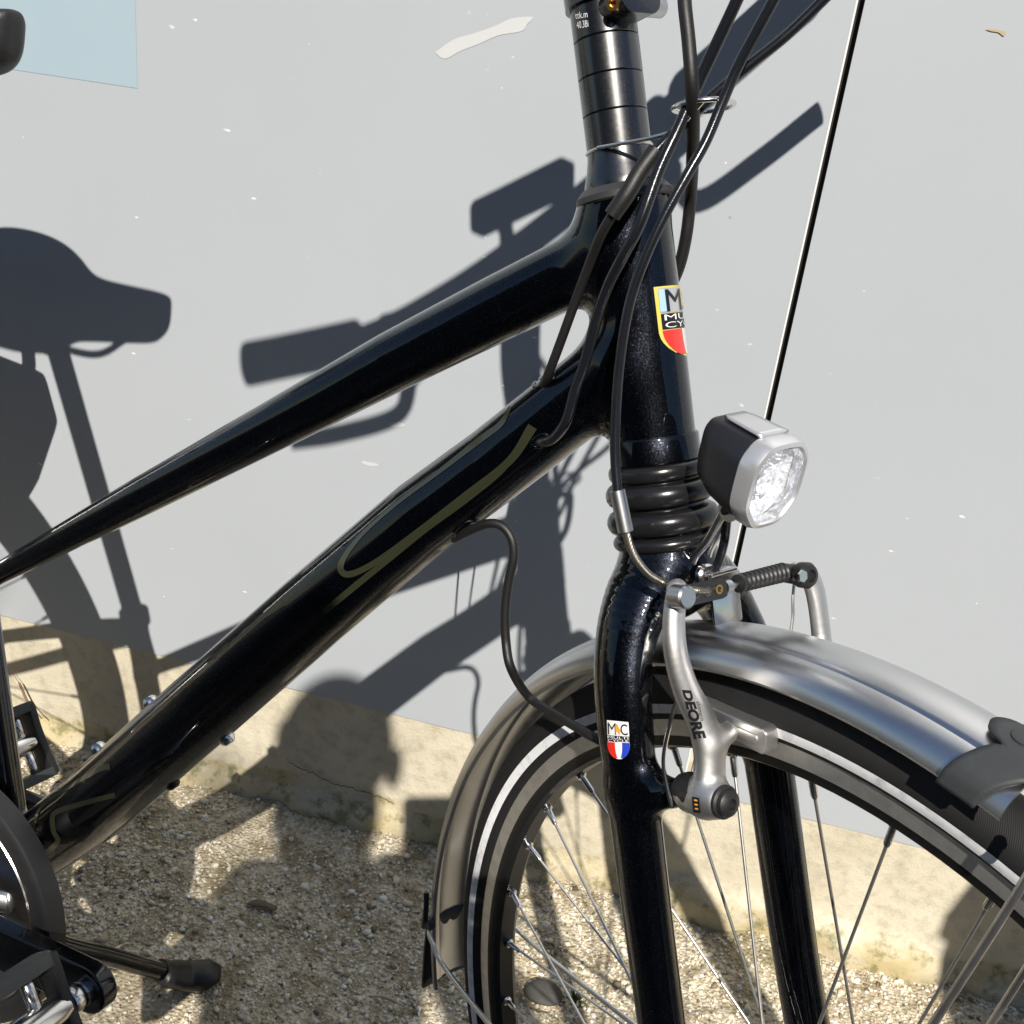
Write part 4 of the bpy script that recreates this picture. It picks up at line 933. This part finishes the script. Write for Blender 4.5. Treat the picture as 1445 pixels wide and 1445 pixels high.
# ---- rear carrier with a bag
cz = lambda x, o_, z: np.array([Pb(x, 0, 0)[0], Pb(x, 0, 0)[1], 0]) * 0 + RH + unit(np.array([HB[0], HB[1], 0])) * x + sn_ * o_ + np.array([0, 0, z])
rk = obj('carrier', *sweep(spline([cz(.16, -.05, .405), cz(.19, -.03, .405), cz(.19, .03, .405), cz(.16, .05, .405), cz(-.25, .06, .405), cz(-.28, .0, .405), cz(-.25, -.06, .405), cz(.10, -.055, .405)], 6), .005, 12), PAINT, bic)
for s in (-1, 1):
    for x in (.04, -.16): tube('carrier_leg', [cz(x, s * .056, .402), cz(-.005, s * .085, .02)], .0045, PAINT, rk, 10, 2)
BAGM = rubber('bag_fabric', (.018, .018, .02), .8, 700, .4)
prism('bag', [(.06, .17), (.17, .24), (.205, .33), (.190, .385), (-.17, .39), (-.20, .36), (-.17, .16), (-.13, .13), (.02, .13)], unit(np.array([HB[0], HB[1], 0])), ez, RH + sn_ * .075, sn_, 0, .10, BAGM, bic, .012, 3)
tube('bag_handle', [cz(.175, .12, .385), cz(.190, .12, .430), cz(.170, .12, .452), cz(.05, .12, .470), cz(.02, .12, .455), cz(.02, .12, .385)], .0075, BAGM, bic, 12, ell=(1.2, .7))

# ---- chain guard, cranks, pedals
BBw = lambda o_: Pb(BBc[0], BBc[1], o_)
cg = lathe('chain_guard', [(-.008, .0870), (-.009, .0905), (-.0105, .0930), (-.0115, .1040), (-.0095, .1075), (-.004, .1085), (.006, .1075), (.006, .0900), (-.006, .0860)], BBw(-.043), B_, rubber('guard_plastic', (.016, .016, .017), .5, 700, .2), bic, 96, closed=True)
lathe('chainring', [(-.0015, .050), (-.0015, .0840), (.0015, .0860), (.0015, .050)], BBw(-.046), B_, CHROME, bic, 76, closed=True)
lathe('guard_rim', [(-.0012, .0885), (-.0022, .0893), (-.0012, .0902), (0, .0893)], BBw(-.052), B_, CHROME, cg, 96, closed=True)
for k in range(5):
    a_ = 1.25 + 2 * math.pi * k / 5; d_ = HB * math.cos(a_) + AX * math.sin(a_)
    V, F = sweep([BBw(-.050) + d_ * .012, BBw(-.048) + d_ * .060], [.011, .008], 10, up=B_, ell=(.35, 1)); obj('spider_arm', V, F, ALU if k else PLAST, bic)
def crank(sg, ex_, ey_, o_):
    e = Pb(ex_, ey_, 0) - Pb(*BBc, 0); L = np.linalg.norm(e); d_ = e / L; q = np.cross(B_, d_)
    P = []
    for k in range(13): a_ = math.pi / 2 + math.pi * k / 12; P.append((-.0 + .018 * math.cos(a_), .018 * math.sin(a_)))
    for k in range(13): a_ = -math.pi / 2 + math.pi * k / 12; P.append((L + .0185 * math.cos(a_), .0180 * math.sin(a_)))
    c = prism('crank', P, d_, q, BBw(o_), B_, -.0070, .0070, PAINT, bic, .0058, 5)
    tip = BBw(o_) + e; out = B_ * (1 if o_ > 0 else -1)
    ped = lathe('pedal', [(.0065, .0085), (.0065, .0095), (.010, .0095), (.010, .0078), (.0115, .0078), (.0115, .0092), (.0125, .0098), (.0205, .0098), (.0215, .0092), (.0215, .0060), (.024, .0060), (.025, .0095), (.034, .0112), (.060, .0118), (.085, .0105), (.100, .0090), (.104, .006), (.104, 0)], tip, out, CHROME, bic, 8 if False else 32)
    lathe('spindle_nut', [(.0112, .0088), (.0120, .0096), (.0205, .0096), (.0213, .0088)], tip, out, CHROME, ped, 6, sharp=20)
    # cage: a pair of plates joined by bent ends
    pd, pu = unit(AX * .97 - HB * .24), None
    pu = unit(np.cross(pd, out))
    for s in (-1, 1):
        cpt = tip + out * .068 + pd * s * .036
        prism('cage_plate', rrect(.088, .022, .006), out, pu, cpt, pd * s, -.0050, .0050, GREYP, ped, .002)
        V, F = sweep([tip + out * .045 + pd * s * .008, tip + out * .045 + pd * s * .036], .0048, 12); obj('cage_strut', V, F, CHROME, ped)
        V, F = sweep([tip + out * .092 + pd * s * .008, tip + out * .092 + pd * s * .036], .0048, 12); obj('cage_strut', V, F, CHROME, ped)
    for xo in (.026, .108):
        prism('cage_end', [(-.040, -.011), (-.030, -.011), (-.012, -.009), (.012, -.009), (.030, -.011), (.040, -.011), (.040, .011), (.012, .009), (-.012, .009), (-.040, .011)], pd, pu, tip + out * xo, out, -.0045, .0045, PLAST, ped, .003)
    return c
crank(-1, -.4452, .125, -.0720); crank(1, 2 * BBc[0] + .4452, 2 * BBc[1] - .125, .0720)

# ---- kickstand on the far side
ka = Pb(-.70, .13, .03); kf = groundp((268, 1383), .012)
k1 = bike((45, 1318), .045)
tube('kickstand', [ka, k1, k1 + (kf - k1) * .5, k1 + (kf - k1) * .92], [.012, .0105, .0092, .0088], PAINT, bic, 18)
V, F = sweep(spline([k1 + (kf - k1) * .80, k1 + (kf - k1) * .86, kf + ez * .006, kf + np.array([.028, .012, .008])], 5), [.0125] * 3 + [.0135] * 4 + [.0150] * 3 + [.0150] * 4 + [.012, .008], 18, ell=(.85, 1.25)); obj('kickstand_foot', V, F, PLAST, bic)

# ------------------------------------------------------------------ small things on the ground
def stone(px, s, name, label, m, sh=(1, 1, .5), z=.0):
    c = groundp(px, .006); bm = bmesh.new(); bmesh.ops.create_icosphere(bm, subdivisions=4, radius=s)
    for v in bm.verts:
        q = v.co; k = 1 + .10 * math.sin(q.x * 95 + 1) * math.sin(q.y * 80) + .07 * math.sin(q.z * 170 + q.x * 120)
        v.co = Vector((q.x * sh[0] * k, q.y * sh[1] * k, q.z * sh[2] * k))
    V = np.array([v.co for v in bm.verts]) + c; F = [[v.index for v in f.verts] for f in bm.faces]; bm.free()
    return tag(obj(name, V, F, m, loc=(c[0], c[1], 0)), label, 'stone')
DSTONE = mat('dark_stone', (.10, .095, .085), .85); t, ns, ln, p = nodes(DSTONE)
n = noise(t, coords(t), 70, 6); ln.new(mixc(t, n.outputs[0], (.035, .033, .03), (.09, .085, .075)), p.inputs['Base Color']); bump(t, n.outputs[0], .5, .003, p)
stone((765, 1402), .017, 'stone', 'flat dark grey stone lying on the gravel behind the front wheel spokes', DSTONE, (1.25, .95, .45))
c = groundp((372, 1279), .008); BARK = rubber('bark', (.16, .12, .085), .85, 300, .6)
V, F = sweep(spline([c + np.array([-.018, -.004, .001]), c + np.array([-.008, -.001, .003]), c + np.array([.004, .002, .001]), c + np.array([.016, -.002, .003])], 5), [.002] * 3 + [.0045] * 5 + [.0035] * 5 + [.0042] * 2 + [.002], 10, ell=(.5, 1.2))
tag(obj('bark_scrap', V, F, BARK, loc=(c[0], c[1], 0)), 'curled scrap of brown bark on the gravel left of the front wheel', 'bark')
c0 = groundp((70, 1005), .03); 
V, F = sweep(spline([wallp((21, 949)) - ey * .004, wallp((32, 962)) - ey * .006, wallp((48, 985)) - ey * .012, wallp((70, 1005)) - ey * .016], 5), [.0004] * 5 + [.0016] * 6 + [.0008] * 5, 8, ell=(.4, 1.3))
tag(obj('grass_blade', V, F, mat('dry_grass', (.20, .13, .08), .8), loc=tuple(V.mean(0) * [1, 1, 0])), 'dry brown grass blade leaning against the concrete plinth at the left edge', 'grass blade')
TWIG = mat('pale_twig', (.45, .40, .32), .8)
P0 = wallp((222, 956)); V, F = sweep([P0 - ey * .003, wallp((226, 980)) - ey * .006], [.0012, .0018], 8)
c = groundp((548, 1416), .006)
V, F = sweep(spline([c + np.array([-.022, 0, .002]), c + np.array([-.004, .003, .004]), c + np.array([.016, .001, .002])], 5), [.0012] * 4 + [.0022] * 4 + [.0012] * 3, 8)
tag(obj('twig', V, F, TWIG, loc=(c[0], c[1], 0)), 'short pale twig on the gravel beside the mud flap', 'twig')
GREEN = mat('moss_green', (.07, .11, .025), .8)
c = groundp((812, 1412), .004); V = []; F = []
for k in range(46):
    a_ = rng.uniform(0, 6.28); r_ = abs(rng.normal(0, .006)); b0 = c + np.array([r_ * math.cos(a_), r_ * math.sin(a_), 0]); h_ = rng.uniform(.004, .010)
    d_ = np.array([rng.normal(0, .004), rng.normal(0, .004), h_]); s_ = np.array([math.sin(a_), -math.cos(a_), 0]) * .0012; i = len(V)
    V += [b0 - s_, b0 + s_, b0 + d_ * .6 + s_ * .8, b0 + d_, b0 + d_ * .6 - s_ * .8]; F.append((i, i + 1, i + 2, i + 3, i + 4))
tag(obj('weed', V, F, GREEN, loc=(c[0], c[1], 0)), 'tiny green weed tuft beside the dark stone in the gravel', 'weed')

# ------------------------------------------------------------------ behind the camera: the photographer and a bollard, whose shadows fall into the picture
def skin_fig(name, J, E_, m, parent):
    me_ = D.meshes.new(name); base = origin_of(parent)
    me_.from_pydata([tuple(np.array(j[0]) - base) for j in J], E_, []); me_.materials.append(m); o = link(name, me_, parent)
    o.modifiers.new('skin', 'SKIN'); 
    for i, j in enumerate(J): me_.skin_vertices[0].data[i].radius = j[1] if not np.isscalar(j[1]) else (j[1], j[1])
    me_.skin_vertices[0].data[0].use_root = True
    s = o.modifiers.new('sub', 'SUBSURF'); s.levels = s.render_levels = 2
    return o
SKINM = mat('skin', (.48, .29, .21), .55); CLOTH = rubber('dark_jacket', (.03, .035, .05), .85, 300, .4); TROU = rubber('blue_jeans', (.045, .06, .10), .9, 300, .4); HAIR = rubber('dark_hair', (.03, .02, .014), .6, 200, .6)
hx, hy, hz = -.018, -.50, 1.470
per = thing('person', 'person in a dark jacket and jeans holding up a phone to photograph the bicycle', 'person', (0, hy - .08, 0))
HP = np.array([hx, hy, hz])
J = [((.03, hy - .10, .90), (.14, .11)), ((.03, hy - .09, 1.06), (.125, .10)), ((.025, hy - .07, 1.19), (.13, .105)), ((.010, hy - .04, 1.285), (.085, .075)),
     ((-.085, hy - .03, 1.245), .052), ((-.112, hy + .06, 1.07), .040), ((-.095, hy + .24, .985), .034), ((-.062, hy + .385, .965), .027),
     ((.16, hy - .04, 1.285), .055), ((.225, hy + .02, 1.09), .046), ((.12, hy + .24, 1.00), .036), ((.062, hy + .385, .965), .027)]
skin_fig('jacket', J, [(0, 1), (1, 2), (2, 3), (3, 4), (4, 5), (5, 6), (6, 7), (3, 8), (8, 9), (9, 10), (10, 11)], CLOTH, per)
J = [((0, hy - .10, .93), (.14, .11)), ((0, hy - .10, .86), (.145, .11)), ((-.09, hy - .10, .80), .085), ((-.11, hy - .06, .46), .06), ((-.12, hy - .10, .09), .045), ((.09, hy - .10, .80), .085), ((.11, hy - .06, .46), .06), ((.12, hy - .10, .09), .045)]
skin_fig('jeans', J, [(0, 1), (1, 2), (2, 3), (3, 4), (1, 5), (5, 6), (6, 7)], TROU, per)
for s in (-1, 1): skin_fig('shoe', [((s * .12, hy - .12, .045), (.04, .045)), ((s * .125, hy - .04, .045), (.045, .04)), ((s * .13, hy + .08, .032), (.04, .028)), ((s * .13, hy + .12, .028), (.03, .02))], [(0, 1), (1, 2), (2, 3)], PLAST, per)
J = [((0, hy - .05, 1.29), .060), ((-.006, hy - .03, 1.36), .052), ((hx, hy - .01, 1.415), (.056, .062)), (tuple(HP + [0, 0, .005]), (.064, .080)), (tuple(HP + [0, -.01, .050]), (.056, .068))]
hd = skin_fig('head', J, [(0, 1), (1, 2), (2, 3), (3, 4)], SKINM, per)
def ell(name, c, r, m, parent, sub=3):
    bm = bmesh.new(); bmesh.ops.create_icosphere(bm, subdivisions=sub, radius=1); V = np.array([v.co for v in bm.verts]) * r + c; F = [[v.index for v in f.verts] for f in bm.faces]; bm.free(); return obj(name, V, F, m, parent)
ell('nose', HP + [0, .088, -.012], (.013, .016, .022), SKINM, hd); ell('mouth', HP + [0, .078, -.048], (.024, .008, .006), mat('lips', (.4, .14, .12), .5), hd)
for s in (-1, 1):
    ell('eye', HP + [s * .030, .073, .012], (.012, .010, .008), WHITE, hd); ell('iris', HP + [s * .030, .0815, .012], (.005, .003, .005), BLACKP, hd); ell('ear', HP + [s * .074, -.005, -.003], (.010, .018, .030), SKINM, hd)
ell('hair', HP + [0, -.022, .022], (.072, .088, .076), HAIR, hd, 4); ell('hair', HP + [0, -.045, -.060], (.070, .055, .095), HAIR, hd, 4)
# phone: the camera looks out of its lens
pc = CAM - RC[2] * .012; pr_, pu_ = RC[0], -RC[1]
ph = tag(prism('phone', rrect(.072, .147, .010), pr_, pu_, pc + pr_ * -.012 - pu_ * .045, RC[2], -.004, .004, PLAST, None, .0015), 'black phone held upright in both hands of the photographer', 'phone')
for s in (-1, 1):
    base = pc - RC[2] * .012 + pr_ * (-.012 + s * .052) - pu_ * .075
    J = [((s * .062, hy + .385, .965 - .03), .025), (tuple(base - pu_ * .03 - RC[2] * .02), (.028, .018)), (tuple(base), (.032, .015)), (tuple(base + pu_ * .03), (.028, .013))]
    h_ = skin_fig('hand', [((s * .062, hy + .38, .963), .026), (tuple(base - pu_ * .035 - RC[2] * .03), (.028, .02)), (tuple(base - RC[2] * .004), (.034, .014))], [(0, 1), (1, 2)], SKINM, per)
    for k in range(4):
        f0 = base + pu_ * (.026 - .019 * k) - RC[2] * .002; f1 = f0 + pr_ * s * .004 + RC[2] * .016; f2 = f1 - pr_ * s * (.022 - .002 * k) + RC[2] * .004; 
        V, F = sweep(spline([f0 - pr_ * s * .002, f1 + pr_ * s * .002, f2], 5), [.0085] * 5 + [.0078] * 5 + [.0065], 12); obj('finger', V, F, SKINM, h_)
    V, F = sweep(spline([base - pu_ * .03 - RC[2] * .010, base - pu_ * .008 - RC[2] * .018 - pr_ * s * .018, base + pu_ * .014 - RC[2] * .008 - pr_ * s * .030], 5), [.011] * 5 + [.0095] * 5 + [.008], 12); obj('thumb', V, F, SKINM, h_)

bo = thing('bollard', 'dark grey square bollard standing to the right of the bicycle', 'bollard', (.68, .15, 0))
prism('post', rrect(.20, .16, .01), ex, ey, np.array([.68, .15, 0]), ez, -.02, .93, GREYP, bo, .006)
prism('cap', rrect(.22, .18, .015), ex, ey, np.array([.68, .15, 0]), ez, .932, .96, GREYP, bo, .006)

# leafy screen added out of view across the added drive to block low sky light
ADDED_HEDGE = mat('added_hedge_leaf', (.04, .06, .022), .6); t, ns, ln, p = nodes(ADDED_HEDGE)
ln.new(mixc(t, noise(t, coords(t), 3, 5).outputs[0], (.022, .036, .012), (.06, .085, .03)), p.inputs['Base Color'])
k = 36000; r2 = np.random.default_rng(5)
P = np.stack([r2.uniform(-11, 11, k), -7.2 + r2.normal(0, .35, k) * 1., r2.uniform(0, 1, k) ** .8 * 6.3], -1); P[:, 2] += .35 * np.sin(P[:, 0] * 1.3) * (P[:, 2] / 4)
A = r2.normal(size=(k, 3)); A /= np.linalg.norm(A, axis=1)[:, None]; Bv = np.cross(A, r2.normal(size=(k, 3))); Bv /= np.linalg.norm(Bv, axis=1)[:, None]; sz = r2.uniform(.05, .12, (k, 1))
V = np.concatenate([P - A * sz, P + Bv * sz * .5, P + A * sz, P - Bv * sz * .5]); i = np.arange(k)
F = np.stack([i, i + k, i + 2 * k, i + 3 * k], 1)
hg = tag(D.objects.new('added_hedge', None), 'tall green leafy screen added out of view to block low sky light', 'added_hedge'); sc.collection.objects.link(hg); hg.location = (0, -7.2, 0)
tag(obj('added_foliage', V, F, ADDED_HEDGE, hg, smooth=False), kind='stuff')
prism('added_hedge_core', [(-11, 0), (11, 0), (11, 5.8), (-11, 5.8)], ex, ez, np.array([0, -7.2, 0.]), ey, -.3, .15, mat('added_hedge_shade', (.012, .016, .008), .9), hg, smooth=False)
